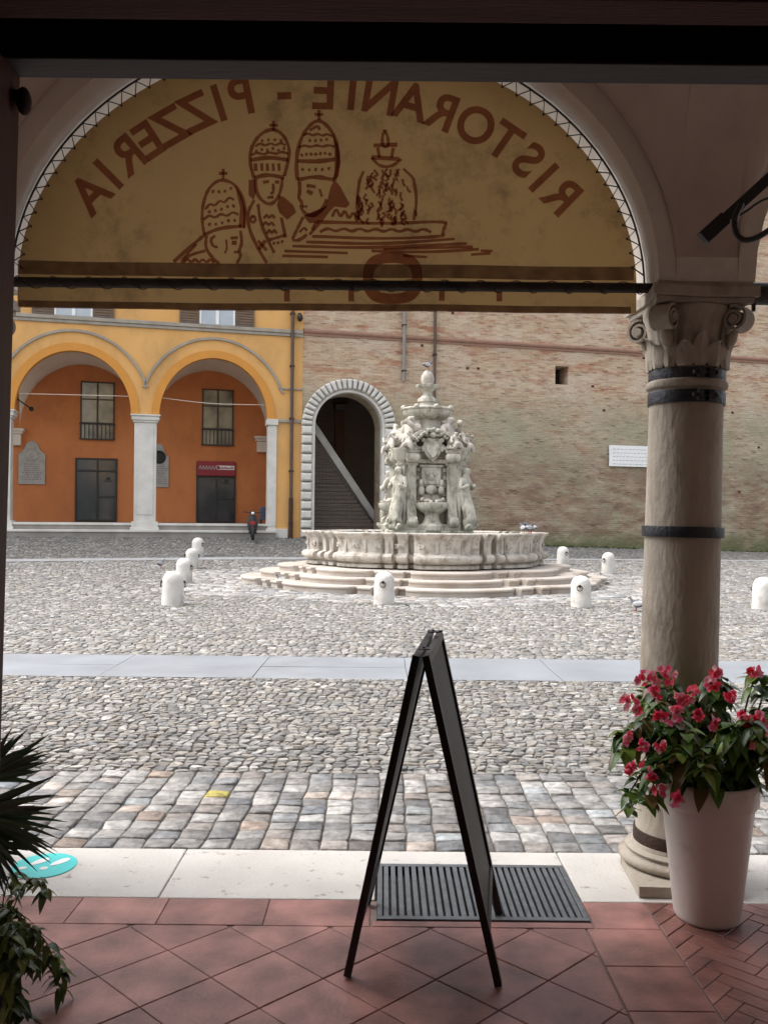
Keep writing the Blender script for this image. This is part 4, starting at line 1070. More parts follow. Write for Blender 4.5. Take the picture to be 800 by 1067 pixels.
# relief carving on the basin wall
random.seed(4)
for k in range(64):
    mb = MB()
    t = 2 * PI * k / 64 + .01; ph = (t + PI / 4) % (PI / 2) - PI / 4
    r = plan(t) - .15
    Mx = Matrix.Rotation(t, 4, 'Z') @ Matrix.Translation((r, 0, .96)); mb.M = Mx
    if k % 2 == 0:
        mb.ball((0, 0, 0), (.035, .09, .07), 10, 6); mb.ball((.01, 0, .0), (.05, .035, .05), 8, 6)
        for s in (-1, 1): mb.ball((0, .085 * s, .03), (.03, .035, .03), 8, 5); mb.ball((0, .09 * s, -.03), (.03, .03, .03), 8, 5)
    else: mb.box(-.03, .032, -.035, .035, -.16, .14)
    mb.build('relief', M['fountain'], ba, smooth=50)
mb = MB(); lobed(mb, [(-.30, .9), (-.30, 1.10)], 1., 1., 0, 0); mb.build('water', M['water'], ft, smooth=30)
# central pedestal
W = M['fountain_wet']
mb = MB()
def octsq(h, c): return [(-h, -h + c), (-h + c, -h), (h - c, -h), (h, -h + c), (h, h - c), (h - c, h), (-h + c, h), (-h, h - c)]
for h, c, z0, z1 in ((1.12, .45, .7, 1.30), (1.02, .42, 1.30, 1.45), (.62, .25, 1.45, 2.95), (.78, .3, 2.95, 3.05), (.70, .28, 3.05, 3.28), (.82, .32, 3.28, 3.36)): mb.prism(octsq(h, c), z0, z1, 'z')
mb.build('pedestal', W, ft, bevel=.015)
faces = [Matrix.Rotation(k * PI / 2, 4, 'Z') for k in range(4)]
def scroll_profile(x0):        # (y,z) side outline of a scrolled pilaster, front towards -y
    pts = [(-.60, 1.32), (-1.02, 1.32)]
    for k in range(9): a = -PI / 2 - k * PI / 8 * 1.1; pts.append((-1.0 + .13 * math.cos(a) , 1.50 + .13 * math.sin(a)))
    pts += [(-.93, 1.70), (-.86, 1.85), (-.82, 2.1), (-.82, 2.80), (-.86, 2.90), (-.60, 2.90)]
    return pts
bracket = [(-.60, 2.90), (-.84, 2.90), (-.84, 2.98)] + [(-.90 + .0 + .12 * math.cos(a), 3.08 + .12 * math.sin(a)) for a in np.linspace(-PI / 2, -PI * 1.45, 9)] + [(-.80, 3.26), (-.60, 3.28)]
for fM in faces:
    for x in (-.52, .52):
        mb = MB(); mb.M = fM
        mb.prism(scroll_profile(x), x - .12, x + .12, 'x'); pl = mb.build('pilaster', W, ft, bevel=.012)
        mb = MB(); mb.M = fM; mb.prism([(y - .01, z) for y, z in bracket], x - .16, x + .16, 'x')
        mb.tube([(x - .185, -.93, 3.09), (x + .185, -.93, 3.09)], .075, 14); mb.box(x - .19, x + .19, -.95, -.6, 3.20, 3.265)
        mb.build('scroll', W, pl, bevel=.01)
        mb = MB(); mb.M = fM; mb.tube([(x - .14, -1.03, 1.48), (x + .14, -1.03, 1.48)], .06, 12); mb.build('scroll', W, pl, bevel=.01)
    # face panel with mask, lattice blocks
    mb = MB(); mb.M = fM
    for x in (-.34, .34):
        for z in (1.95, 2.15, 2.35, 2.55, 2.75): mb.box(x - .055, x + .055, -.665, -.6, z, z + .10)
    mb.box(-.25, .25, -.72, -.6, 2.38, 2.86); mb.box(-.30, .30, -.745, -.6, 2.86, 2.92); mb.box(-.19, .19, -.76, -.70, 2.44, 2.52)
    for s in (-1, 1): mb.ball((.10 * s, -.73, 2.70), (.045, .04, .06)); mb.ball((.25 * s, -.72, 2.28), (.09, .09, .13)); mb.ball((.27 * s, -.74, 2.47), (.06, .07, .09))
    mb.ball((0, -.74, 2.30), (.16, .10, .12)); mb.ball((0, -.78, 2.60), (.05, .05, .07)); mb.box(-.22, .22, -.70, -.6, 2.02, 2.20)
    mb.build('mask_panel', W, ft, bevel=.01)
    # small shell bowl on a foot
    mb = MB(); mb.M = fM @ Matrix.Translation((0, -.84, 0))
    mb.lathe([(.34, 1.3), (.34, 1.42), (.26, 1.47), (.20, 1.55), (.17, 1.66), (.20, 1.72), (.32, 1.78), (.40, 1.86), (.42, 1.93), (.42, 1.97), (.38, 1.98), (.34, 1.93), (.1, 1.88)], 40, mod=lambda t, z: 1 + (.03 * math.cos(20 * t) if 1.72 < z < 1.95 else 0))
    mb.build('shell_bowl', W, ft, smooth=45)
    mb = MB(); mb.M = fM
    for s in (-1, 1): mb.ball((.15 * s, -1.0, 2.02), (.10, .09, .055)); mb.ball((.26 * s, -.95, 2.05), (.06, .06, .06)); mb.ball((.07 * s, -1.12, 2.0), (.05, .09, .04))
    mb.build('dolphins', M['fountain'], ft, smooth=60)
    # shield cartouche with helmeted crest
    mb = MB(); mb.M = fM @ Matrix.Translation((0, -.84, 0))
    sh = [(-.22, 3.52), (-.12, 3.58), (0, 3.55), (.12, 3.58), (.22, 3.52), (.24, 3.36), (.20, 3.20), (.10, 3.06), (0, 2.98), (-.10, 3.06), (-.20, 3.20), (-.24, 3.36)]
    mb.prism(sh, -.05, .06, 'y'); mb.prism([(x * .72, 3.30 + (z - 3.30) * .72) for x, z in sh], -.085, -.04, 'y')
    for s in (-1, 1): mb.ball((.24 * s, -.02, 3.52), .065, 8, 6); mb.ball((.25 * s, -.02, 3.30), (.05, .05, .08), 8, 6); mb.ball((.15 * s, -.03, 3.64), (.08, .06, .05), 8, 6)
    mb.ball((0, -.05, 3.64), (.10, .08, .08), 10, 6)
    mb.build('shield', W, ft, bevel=.012)
    # arched hood over the shield
    mb = MB(); mb.M = fM; rings = []
    for k in range(17):
        a = PI * k / 16; cx, cz = .52 * math.cos(a), 3.42 + .30 * math.sin(a)
        nx_, nz_ = math.cos(a), math.sin(a)
        rings.append([(cx, -.92, cz), (cx + nx_ * .09, -.92, cz + nz_ * .09), (cx + nx_ * .09, -.45, cz + nz_ * .09), (cx, -.45, cz)])
    mb.loft(rings); mb.build('hood', W, ft, bevel=.01)
# upper drum, bowls and pine cone
mb = MB()
mb.lathe([(.62, 3.36), (.60, 3.55), (.50, 3.70), (.40, 3.80), (.36, 3.95), (.34, 4.06), (.40, 4.10)], 40, mod=lambda t, z: 1 + (.05 * math.cos(8 * t) if 3.78 < z < 4.06 else 0)); mb.build('drum', W, ft, smooth=40)
mb = MB()
mb.lathe([(.30, 4.08), (.42, 4.10), (.56, 4.17), (.635, 4.26), (.655, 4.32)], 120, mod=lambda t, z: 1 + .028 * abs(math.cos(12 * t)) * (1 if z < 4.31 else 0), caps=False)
mb.lathe([(.645, 4.32), (.69, 4.335), (.70, 4.36), (.68, 4.385), (.62, 4.385), (.58, 4.34), (.2, 4.30)], 48, caps=False)
for k in range(8):
    a = k * PI / 4 + .2; mb.ball((.66 * math.cos(a), .66 * math.sin(a), 4.39), (.07, .07, .055), 8, 6)
mb.build('upper_bowl', W, ft, smooth=45)
mb = MB()
mb.lathe([(.30, 4.30), (.30, 4.42), (.22, 4.46), (.20, 4.54), (.25, 4.56), (.25, 4.63), (.20, 4.66), (.12, 4.74), (.11, 4.80), (.18, 4.86), (.28, 4.91), (.30, 4.95), (.30, 4.99), (.25, 5.0), (.05, 4.98)], 32); mb.build('finial_stem', W, ft, smooth=40)
mb = MB(); prof = []
for k in range(33):
    t = k / 32; z = 4.97 + .42 * t; r = .185 * math.sin(PI * (.14 + .84 * t)) ** .7 * (1 - .18 * t); prof.append((r, z))
mb.lathe(prof, 48, mod=lambda t, z: 1 + .055 * math.cos(12 * t + 90 * (z - 4.97)) * math.cos(12 * t - 90 * (z - 4.97))); mb.build('pine_cone', M['fountain'], ft, smooth=60)
# mermaids at the corners, tritons above, putti lower down
def mermaid(k):
    Mx = Matrix.Rotation(PI / 4 + k * PI / 2, 4, 'Z') @ Matrix.Translation((0, -1.22, 0))
    J = dict(hip=(0, .02, 2.02, .17), waist=(0, .05, 2.24, .12), chest=(0, .0, 2.48, .165), neck=(0, 0, 2.655, .06), head0=(0, -.02, 2.73, .10), head=(0, -.03, 2.86, .115),
             th=(0, -.10, 1.80, .185), tail=(0, -.13, 1.58, .16), tail2=(0, -.02, 1.42, .13), fin1=(.15, -.16, 1.36, .07), fin2=(-.15, -.16, 1.36, .07), curl=(.22, -.26, 1.46, .05), curl2=(-.22, -.26, 1.46, .05),
             sl=(.19, .02, 2.54, .07), el=(.27, -.02, 2.32, .055), hl=(.12, -.19, 2.42, .05), sr=(-.19, .02, 2.54, .07), er=(-.27, -.02, 2.32, .055), hr=(-.12, -.19, 2.42, .05))
    E = [('hip', 'waist'), ('waist', 'chest'), ('chest', 'neck'), ('neck', 'head0'), ('head0', 'head'), ('hip', 'th'), ('th', 'tail'), ('tail', 'tail2'), ('tail2', 'fin1'), ('tail2', 'fin2'), ('fin1', 'curl'), ('fin2', 'curl2'),
         ('chest', 'sl'), ('sl', 'el'), ('el', 'hl'), ('chest', 'sr'), ('sr', 'er'), ('er', 'hr')]
    J = {a: tuple(Mx @ Vector(b[:3])) + (b[3],) for a, b in J.items()}
    return skin_figure('mermaid', J, E, W, ft)
def triton(k, lift=0., rad=.70, sc=1., name='triton', off=PI / 4):
    Mx = Matrix.Rotation(off + k * PI / 2, 4, 'Z') @ Matrix.Translation((0, -rad, 3.42 + lift)) @ Matrix.Scale(sc, 4)
    J = dict(pel=(0, 0, .06, .20), belly=(0, .03, .22, .17), chest=(0, .05, .40, .20), neck=(.01, .02, .54, .075), head0=(.02, -.01, .61, .10), head=(.02, -.03, .72, .115),
             kl=(.18, -.20, .08, .145), al=(.25, -.24, -.10, .10), fl=(.30, -.16, -.22, .08), kr=(-.18, -.18, .06, .145), ar=(-.27, -.2, -.08, .10), fr=(-.36, -.10, -.14, .08), fr2=(-.40, 0, .0, .06),
             sl=(.20, .05, .44, .095), el=(.30, -.10, .34, .08), hl=(.14, -.22, .50, .07), conch=(.02, -.28, .60, .085), sr=(-.20, .05, .44, .095), er=(-.29, .0, .28, .08), hr=(-.32, -.14, .14, .07))
    E = [('pel', 'belly'), ('belly', 'chest'), ('chest', 'neck'), ('neck', 'head0'), ('head0', 'head'), ('pel', 'kl'), ('kl', 'al'), ('al', 'fl'), ('pel', 'kr'), ('kr', 'ar'), ('ar', 'fr'), ('fr', 'fr2'),
         ('chest', 'sl'), ('sl', 'el'), ('el', 'hl'), ('hl', 'conch'), ('chest', 'sr'), ('sr', 'er'), ('er', 'hr')]
    J = {a: tuple(Mx @ Vector(b[:3])) + (b[3] * sc,) for a, b in J.items()}
    return skin_figure(name, J, E, M['fountain'], ft)
for k in range(4): mermaid(k)
for k in range(4): triton(k, 0, .72)
for k in range(4):
    Mx = Matrix.Rotation(PI / 4 + k * PI / 2, 4, 'Z')
    mb = MB(); mb.M = Mx @ Matrix.Translation((0, -1.08, 0)); mb.lathe([(.12, 2.9), (.13, 3.0), (.19, 3.06), (.21, 3.22), (.24, 3.26), (.24, 3.31), (.1, 3.32)], 20); mb.box(-.12, .12, -.06, .5, 1.45, 3.1)
    mb.build('corner_pier', W, ft, smooth=40)
for k in range(4): triton(k, -.06, 1.12, .52, 'putto', PI / 4 + .20); triton(k, -.06, 1.12, .5, 'putto', PI / 4 - .25)
for fM in faces:
    mb = MB(); mb.M = fM; random.seed(3)
    for k in range(26):
        t = k / 25; x = -.5 + t; z = 3.40 + .36 * math.sin(PI * t); mb.ball((x, -.93 + random.uniform(-.03, .03), z + random.uniform(-.03, .03)), random.uniform(.03, .055), 7, 5)
    for s in (-1, 1):
        for k in range(8): mb.ball((s * (.52 + random.uniform(-.13, .13)), -.90 + random.uniform(-.05, .1), 3.30 + .04 * k * random.uniform(.4, 1)), (random.uniform(.04, .08), .06, random.uniform(.04, .07)), 7, 5)
    mb.build('garland', W, ft, smooth=60)

# pigeons --------------------------------------------------------------
pg = thing('pigeon', 'placeholder', 'pigeon', (0, 0, 0), 0, 'pigeons about the fountain')
mb = MB(); rings = []
for x, r, z in ((-.16, .012, .13), (-.10, .03, .125), (-.05, .055, .125), (0, .068, .13), (.05, .062, .145), (.085, .042, .17), (.10, .032, .205), (.115, .034, .23), (.135, .022, .235), (.165, .004, .228)):
    rings.append([(x, r * math.cos(2 * PI * i / 12) * .85, z + r * math.sin(2 * PI * i / 12)) for i in range(12)])
mb.loft(rings); mb.build('body', M['feather'], pg, smooth=70)
mb = MB()
for s in (-1, 1): mb.ball((-.03, .052 * s, .14), (.10, .016, .045), 10, 6, rot=Matrix.Rotation(.15, 3, 'Y'))
mb.build('wings', M['feather_light'], pg, smooth=70)
mb = MB()
for s in (-1, 1): mb.tube([(.01, .025 * s, .08), (.012, .025 * s, .0)], .006, 6); mb.tube([(.0, .025 * s, .005), (.045, .025 * s, .004)], .005, 5)
mb.build('legs', M['redpaint'], pg)
PGS = [(G(293, 609.5), 2.8, 'pigeon on the paving at the left end of the lowest fountain step'), (G(364, 615), .4, 'dark pigeon on the paving between the left step end and the front bollard'), (G(534, 616.5), 3.0, 'pigeon on the paving before the fountain, near the right bollard'), (G(663, 637), 2.6, 'pigeon on the cobbles just left of the column shaft'), (G(168, 592), 1., 'lone pigeon on the cobbles left of the bollard row'),
       (FC + Vector((0, 0, 5.418)), .5, 'pigeon perched on the pine cone at the very top of the fountain')]
for i, (deg, lb) in enumerate(((-46, 'pigeon on the basin rim, nearest the carved centre'), (-42, 'pigeon on the basin rim, second from the carved centre'), (-39, 'pigeon on the basin rim, third from the carved centre'), (-33, 'pigeon on the basin rim, farthest from the carved centre'))):
    t = R(deg); r = (plan(t) - .16) * .978
    v = Matrix.Rotation(R(7), 3, 'Z') @ Vector((r * math.cos(t), r * math.sin(t), 1.274)); PGS.append((FC + v, random.uniform(0, 6), lb))
for i, (p, rz, lb) in enumerate(PGS):
    o = pg if i == 0 else copy_tree(pg)
    o.location = p; o.rotation_euler = (0, 0, rz); o['label'] = lb

# ------------------------------------------------------------------ far facade frame: local x along the facade, y into the building
R0 = Vector((-3.17, 33 + .5 * .249, 0))
n_ = Vector((-EY, EX, 0)); e_ = Vector((EX, EY, 0))
def FP(px, py, d=0.):
    u, v = unroll(px, py); D = Vector((u / F, 1, -v / F)); O = Vector((0, 0, CZ))
    t = ((R0 + n_ * d) - O).dot(n_) / D.dot(n_); p = O + D * t; q = p - R0
    return q.dot(e_), p.z
def fthing(name, label, cat, group=None): return thing(name, label, cat, R0, FA, group)
XR = FP(315, 440)[0]
ob = fthing('orange_building', 'ochre arcaded building with white pillars and burnt orange inner wall', 'building')
xl1, zsp = FP(13, 427); xr1, _ = FP(139, 431); xl2, _ = FP(165, 431); xr2, zs2 = FP(280, 437)
a1 = (xr1 - xl1) / 2; c1 = (xr1 + xl1) / 2; a2 = (xr2 - xl2) / 2; c2 = (xr2 + xl2) / 2
ztop1 = FP(75, 363)[1]; ztop2 = FP(221, 372)[1]
ZSP = (zsp + zs2) / 2; aa = (a1 + a2) / 2; bb = (ztop1 + ztop2) / 2 - ZSP
ZG, ZFL = .84, FP(220, 545.5, .5)[1]
pit = c2 - c1
bays = [(c1 - pit * 2, aa, bb), (c1 - pit, aa, bb), (c1, aa, bb), (c2, aa, bb)]
xL = c1 - pit * 2 - aa - 1.0
WT = .55
ZTOP = 14.5
mb = MB(); arcade(mb, bays, xL, XR, 0, WT, ZSP, ZTOP, None, 36)
xe = FP(288, 500)[0]
mb.box(xe, XR, .0, WT, ZG - .3, ZSP); mb.box(xL, xL + .5, 0, WT, ZG - .3, ZSP)
mb.build('facade', M['orange'], ob, smooth=30)
# archivolts and label mouldings
mb = MB(); mk = MB()
for xc, a, b in bays:
    rings = []; rk = []
    for k in range(37):
        t = PI * k / 36; c, s = math.cos(t), math.sin(t)
        def pt(o, y): return (xc - (a + o) * c, y, ZSP + (b + o) * s)
        rings.append([pt(-.06, -.05), pt(.22, -.05), pt(.22, .0), pt(-.06, .25)])
        kk = .62; rk.append([pt(kk, -.07), pt(kk + .09, -.07), pt(kk + .09, .0), pt(kk, .0)])
    mb.loft(rings); mk.loft(rk[4:-4])
mb.build('archivolt', M['orange_trim'], ob, smooth=50); mk.build('label_moulding', M['grey_trim'], ob, smooth=50)
zc = FP(170, 339)[1]
mb = MB(); mb.box(xL, XR, -.10, 0, zc - .02, zc + .12); mb.box(xL, XR, -.06, 0, zc - .14, zc - .02); mb.build('cornice', M['grey_trim'], ob, bevel=.02)
mb = MB(); mb.box(xe + .03, XR, -.07, 0, ZSP - .1, ZSP + .02); mb.box(xe + .05, XR, -.05, 0, ZSP + 1.15, ZSP + 1.22); mb.build('string_course', M['grey_trim'], ob, bevel=.01)
mb = MB(); mb.box(xL - .2, XR + .1, -.6, 4.5, ZTOP, ZTOP + .3); mb.build('eaves', M['grey_trim'], ob, bevel=.02)
# pillars
pw = (xl2 - xr1)
for xc in [c1 - pit * 1.5, c1 - pit * .5, (xr1 + xl2) / 2]:
    mb = MB(); h = pw / 2 - .05
    mb.box(xc - h, xc + h, .0, WT, ZG + .55, ZSP - .28)
    mb.box(xc - h - .05, xc + h + .05, -.05, WT + .05, ZSP - .28, ZSP - .20); mb.box(xc - h - .10, xc + h + .10, -.10, WT + .1, ZSP - .20, ZSP - .05); mb.box(xc - h - .14, xc + h + .14, -.14, WT + .14, ZSP - .05, ZSP + .01)
    mb.box(xc - h - .08, xc + h + .08, -.08, WT + .08, ZG + .35, ZG + .55); mb.box(xc - h - .12, xc + h + .12, -.14, WT + .1, ZG - .3, ZG + .35)
    mb.box(xc - h + .10, xc + h - .10, -.02, .0, ZG + .8, ZSP - .45)
    mb.build('pillar', M['pillar'], ob, bevel=.015)
mb = MB(); xa, xb = FP(279, 500)[0], FP(288, 500)[0]
mb.box(xa, xb, -.04, WT, ZG + .3, ZSP - .22); mb.box(xa - .06, xb + .05, -.10, WT, ZSP - .22, ZSP + .01); mb.box(xa - .06, xb + .45, -.09, WT, ZG - .3, ZG + .32); mb.build('pillar', M['pillar'], ob, bevel=.015)
# arcade interior
D = 3.6
mb = MB(); mb.box(xL, XR, D, D + .3, ZG - .3, ZTOP); mb.build('back_wall', M['red_orange'], ob, smooth=0)
mb = MB(); mb.box(XR - .06, XR - .002, WT, D, ZG - .3, ZTOP); mb.build('side_wall', M['red_orange'], ob, smooth=0)
mb = MB(); mb.box(xL, xL + .3, WT, D, ZG - .3, ZTOP); mb.build('side_wall', M['red_orange'], ob, smooth=0)
mb = MB()
for xc, a, b in bays: vault(mb, xc, pit / 2 - .12, WT, D, ZSP - .35, b + .40, b + .15, 30, 20)
mb.box(xL, XR, WT, D, ZSP + b + .6, ZSP + b + .7)
mb.build('vault', M['cream'], ob, smooth=60)
for k in range(4):
    mb = MB(); x = bays[k][0] + pit / 2 - (.0 if k < 3 else .35)
    for o, z0, z1 in ((.10, ZSP - 1.0, ZSP - .55), (.17, ZSP - .55, ZSP - .45), (.22, ZSP - .45, ZSP - .33)): mb.box(x - o - .1, x + o + .1, D - o - .15, D, z0, z1)
    mb.build('corbel', M['cream'], ob, bevel=.02)
mb = MB(); mb.box(xL, XR - .1, .37, D, ZG - .3, ZFL); mb.build('arcade_floor', M['arc_floor'], ob, smooth=0)
zm_ = (ZG + ZFL) / 2
for za_, zb_, ya_ in ((ZG - .3, zm_, -.30), (zm_, ZFL, .0)):
    mb = MB(); mb.box(xL, XR - 1.0, ya_, ya_ + .36, za_, zb_ - .085); mb.build('riser', M['step_dark'], ob, smooth=0); mb = MB(); mb.box(xL, XR - 1.0, ya_ - .05, ya_ + .36, zb_ - .085, zb_ - (0 if zb_ < ZFL else -.003)); mb.build('step', M['pillar'], ob, bevel=.012)
# doors
def fdoor(x0px, x1px, ytpx, ybpx, signed):
    x0, zt = FP(x0px, ytpx, D); x1, zb = FP(x1px, ybpx, D); zb = ZFL + .02
    f = MB(); t = .07; ym = D - .06
    f.box(x0, x0 + t, ym - .03, D, zb, zt); f.box(x1 - t, x1, ym - .03, D, zb, zt); f.box(x0 + t, x1 - t, ym - .03, D, zt - t, zt); xm = (x0 + x1) / 2 + (.02 if signed else .05)
    zt2 = zt - (.5 if not signed else .62)
    f.box(xm - .04, xm + .04, ym - .02, D, zb, zt2); f.box(x0 + t, x1 - t, ym - .025, D, zt2 - .05, zt2 + .03); f.box(x0 + t, x1 - t, ym - .025, D, zb, zb + .08)
    f.box(xm + .04, x1 - t, ym - .02, D, zb + .95, zb + 1.02)
    if not signed: f.box(xm - .03, xm + .03, ym - .02, D, zt2 + .03, zt - t)
    d = f.build('shop_door', M['frame'], ob, bevel=.008)
    g = MB(); g.box(x0 + t, xm - .04, D - .045, D - .002, zb + .08, zt2 - .05); g.box(xm + .04, x1 - t, D - .045, D - .002, zb + 1.02, zt2 - .05); g.box(xm + .04, x1 - t, D - .045, D - .002, zb + .08, zb + .95)
    if not signed: g.box(x0 + t, xm - .03, D - .045, D - .002, zt2 + .03, zt - t); g.box(xm + .03, x1 - t, D - .045, D - .002, zt2 + .03, zt - t)
    g.build('pane', M['glass'], d, smooth=0)
    s = MB(); s.box(xm + .25, xm + .55, D - .05, D - .044, zb + 1.6, zb + 1.66); s.ball((xm + .4, D - .05, zb + 1.74), (.09, .01, .06)); s.build('sticker', M['black'], d, smooth=0)
    return x0, x1, zt2, zt
fdoor(79, 122, 477, 542, False)
sx0, sx1, sz0, sz1 = fdoor(205, 245, 481, 543, True)
sg = fthing('shop_sign', 'dark red shop sign with pale lettering above the right arcade door', 'sign')
mb = MB(); mb.box(sx0 + .02, sx1 - .02, D - .16, D - .10, sz0 + .04, sz1 + .02); mb.build('panel', M['redsign'], sg, bevel=.01)
mb = MB(); xm = (sx0 + sx1) / 2
mb.box(xm + .02, sx1 - .06, D - .168, D - .162, sz0 + .30, sz0 + .47); mb.build('white_strip', M['white'], sg, smooth=0)
mb = MB(); random.seed(2); x = sx0 + .10
while x < xm - .06:
    mb.bar((x, D - .166, sz0 + .30), (x + .05, D - .166, sz0 + .46), .022, .006); mb.bar((x + .10, D - .166, sz0 + .30), (x + .05, D - .166, sz0 + .46), .022, .006); x += .125
x = xm + .06
mb.build('lettering', M['ink'], sg, smooth=0)
mb = MB()
while x < sx1 - .12: mb.box(x, x + .035, D - .174, D - .169, sz0 + .335, sz0 + .335 + random.choice((.06, .09))); x += .055
mb.box(xm + .03, xm + .13, D - .174, D - .169, sz0 + .32, sz0 + .45); mb.build('small_lettering', M['redsign'], sg, smooth=0)
# upper windows in the arcade
def awin(x0px, x1px, ytpx, ybpx, yrpx):
    x0, zt = FP(x0px, ytpx, D); x1, zb = FP(x1px, ybpx, D); zr_ = FP(x0px, yrpx, D)[1]
    f = MB(); t = .06; xm = (x0 + x1) / 2
    for a, b in ((x0, x0 + t), (x1 - t, x1), (xm - .035, xm + .035)): f.box(a, b, D - .06, D, zb, zt)
    for z in (zt - t, zb, (zt + zr_) / 2 + .1, zr_ + .0):
        f.box(x0 + t, xm - .035, D - .055, D, z, z + .05); f.box(xm + .035, x1 - t, D - .055, D, z, z + .05)
    w = f.build('window', M['brown_frame'], ob, bevel=.006)
    g = MB(); g.box(x0 + t, xm - .035, D - .03, D - .002, zb + .02, zt - t); g.box(xm + .035, x1 - t, D - .03, D - .002, zb + .02, zt - t); g.build('pane', M['glass_reflect'], w, smooth=0)
    r = MB()
    r.box(x0 - .03, x1 + .03, D - .16, D - .12, zr_ - .04, zr_); r.box(x0 - .03, x1 + .03, D - .16, D - .12, zb, zb + .04)
    for k in range(9): xx = x0 + .02 + (x1 - x0 - .04) * k / 8; r.box(xx - .014, xx + .014, D - .15, D - .13, zb + .04, zr_ - .04)
    for xx in (x0, x1): r.box(xx - .02, xx + .02, D - .13, D, zr_ - .04, zr_)
    r.build('railing', M['frame'], w, smooth=0)
awin(84.5, 119.5, 397, 459, 441); awin(211, 243, 405, 465, 447)
# first floor windows on the street face
def fwin(x0px, x1px, ybpx, shut, cx=None):
    x0, zb = FP(x0px, ybpx); x1, _ = FP(x1px, ybpx)
    zb = zc + .14
    if cx is not None: dx = cx - (x0 + x1) / 2; x0 += dx; x1 += dx
    f = MB(); f.box(x0, x0 + .07, -.05, .0, zb, zb + 2.2); f.box(x1 - .07, x1, -.05, 0, zb, zb + 2.2); f.box((x0 + x1) / 2 - .06, (x0 + x1) / 2 + .06, -.055, 0, zb, zb + 2.2); f.box(x0, x1, -.052, 0, zb + 2.2, zb + 2.3)
    w = f.build('window', M['white'], ob, bevel=.006)
    g = MB(); g.box(x0 + .07, (x0 + x1) / 2 - .06, -.025, -.002, zb, zb + 2.2); g.box((x0 + x1) / 2 + .06, x1 - .07, -.025, -.002, zb, zb + 2.2); g.build('pane', M['glass3'], w, smooth=0)
    for a, b in ((x0 - shut, x0 - .02), (x1 + .02, x1 + shut)):
        s = MB(); s.box(a, b, -.07, -.02, zb, zb + .06); s.box(a, b, -.07, -.02, zb + 2.2, zb + 2.28); s.box(a, a + .05, -.07, -.02, zb + .06, zb + 2.2); s.box(b - .05, b, -.07, -.02, zb + .06, zb + 2.2)
        for k in range(22): s.box(a + .05, b - .05, -.06, -.03, zb + .08 + k * .097, zb + .14 + k * .097)
        s.build('shutter', M['shutter'], ob, smooth=0)
fwin(57, 97, 330, .75); fwin(208, 245, 338, .72); fwin(57, 97, 330, .75, c1 - pit); fwin(57, 97, 330, .75, c1 - 2 * pit)
# wall plaques
def plaque(x0px, x1px, ytpx, ybpx, lb, dark=False):
    x0, zt = FP(x0px, ytpx, D); x1, zb = FP(x1px, ybpx, D); pq = fthing('wall_plaque', lb, 'plaque', 'plaques on the arcade wall')
    xm = (x0 + x1) / 2; h = (x1 - x0) / 2; mb = MB(); zh = zt - (zt - zb) * .30
    mb.prism([(x0, zb), (x1, zb), (x1, zh)] + [(x1 - .10, zh + .06)] + [(xm + h * .62 * math.cos(a), zh + .0 + (zt - zh) * math.sin(a)) for a in np.linspace(.35, PI - .35, 11)] + [(x0 + .10, zh + .06), (x0, zh)], D - .07, D - .002, 'y'); mb.build('slab', M['plaque'], pq, bevel=.015)
    mb = MB(); mb.M = Matrix.Translation((xm, D - .07, zh - .02)) @ Matrix.Rotation(PI / 2, 4, 'X'); mb.lathe([(.27, -.01), (.27, .03), (.23, .045), (.20, .03), (.19, .01), (.02, .015)], 28); mb.build('medallion', M['black'] if dark else M['plaque'], pq, smooth=40)
    mb = MB(); random.seed(8); z = zh - .42
    while z > zb + .12:
        w = h * random.uniform(.55, .8); x = xm - w
        while x < xm + w: q = random.uniform(.05, .13); mb.box(x, min(x + q, xm + w), D - .074, D - .069, z, z + .028); x += q + .03
        z -= .085
    mb.build('inscription', M['plaque_ink'], pq, smooth=0)
plaque(20, 47.5, 459, 505, 'grey stone plaque with round medallion on the orange wall, left arch')
plaque(156, 176, 462, 508, 'grey stone plaque half hidden behind the white pillar', True)
# cables strung through the arches, bracket, pipes, lamps
cb_ = MB(); pts = [R0 + e_ * FP(x, y, .3)[0] + n_ * .3 + Vector((0, 0, FP(x, y, .3)[1])) for x, y in ((14, 410), (40, 410.5), (80, 411.5), (137, 413))]; cb_.tube(smoothpath(pts), .012, 5)
tag(cb_.build('wire', M['cream']), 'thin pale wire strung across the left orange arch', 'wire', 'wires across the arches')
cb_ = MB(); pts = [R0 + e_ * FP(x, y, .3)[0] + n_ * .3 + Vector((0, 0, FP(x, y, .3)[1])) for x, y in ((165, 414), (195, 418), (225, 421), (278, 422))]; cb_.tube(smoothpath(pts), .012, 5)
tag(cb_.build('wire', M['cream']), 'thin pale wire strung across the right orange arch', 'wire', 'wires across the arches')
bk = fthing('wall_bracket', 'black slanting iron bracket inside the left orange arch', 'bracket')
mb = MB(); xa, za = FP(16, 414, 2.); xb, zb = FP(33, 426, 2.); mb.bar((xa, 2., za), (xb, 2., zb), .05, .05); mb.ball((xb, 2., zb), .09); mb.bar((xa, 2., za), (xa - .3, 2.6, za + .3), .05, .05); mb.build('arm', M['black'], bk)
dp = fthing('downpipe', 'dark brown downpipe at the corner between orange building and brick wall', 'pipe', 'downpipes on the far walls')
xp = FP(303.5, 450)[0]; mb = MB(); mb.tube([(xp, -.12, ZG - .05), (xp, -.12, ZTOP)], .065, 12); mb.build('pipe', M['pipe'], dp)
mb = MB()
for z in np.arange(ZG + .5, ZTOP, 2.0): mb.box(xp - .09, xp + .09, -.19, 0, z, z + .05)
mb.tube([(xp, -.12, ZG - .04), (xp, -.12, ZG + 1.5)], .085, 12); mb.build('bracket', M['rust'], dp)
wl = fthing('wall_lamp', 'small black lamp high on the corner above the downpipe', 'lamp')
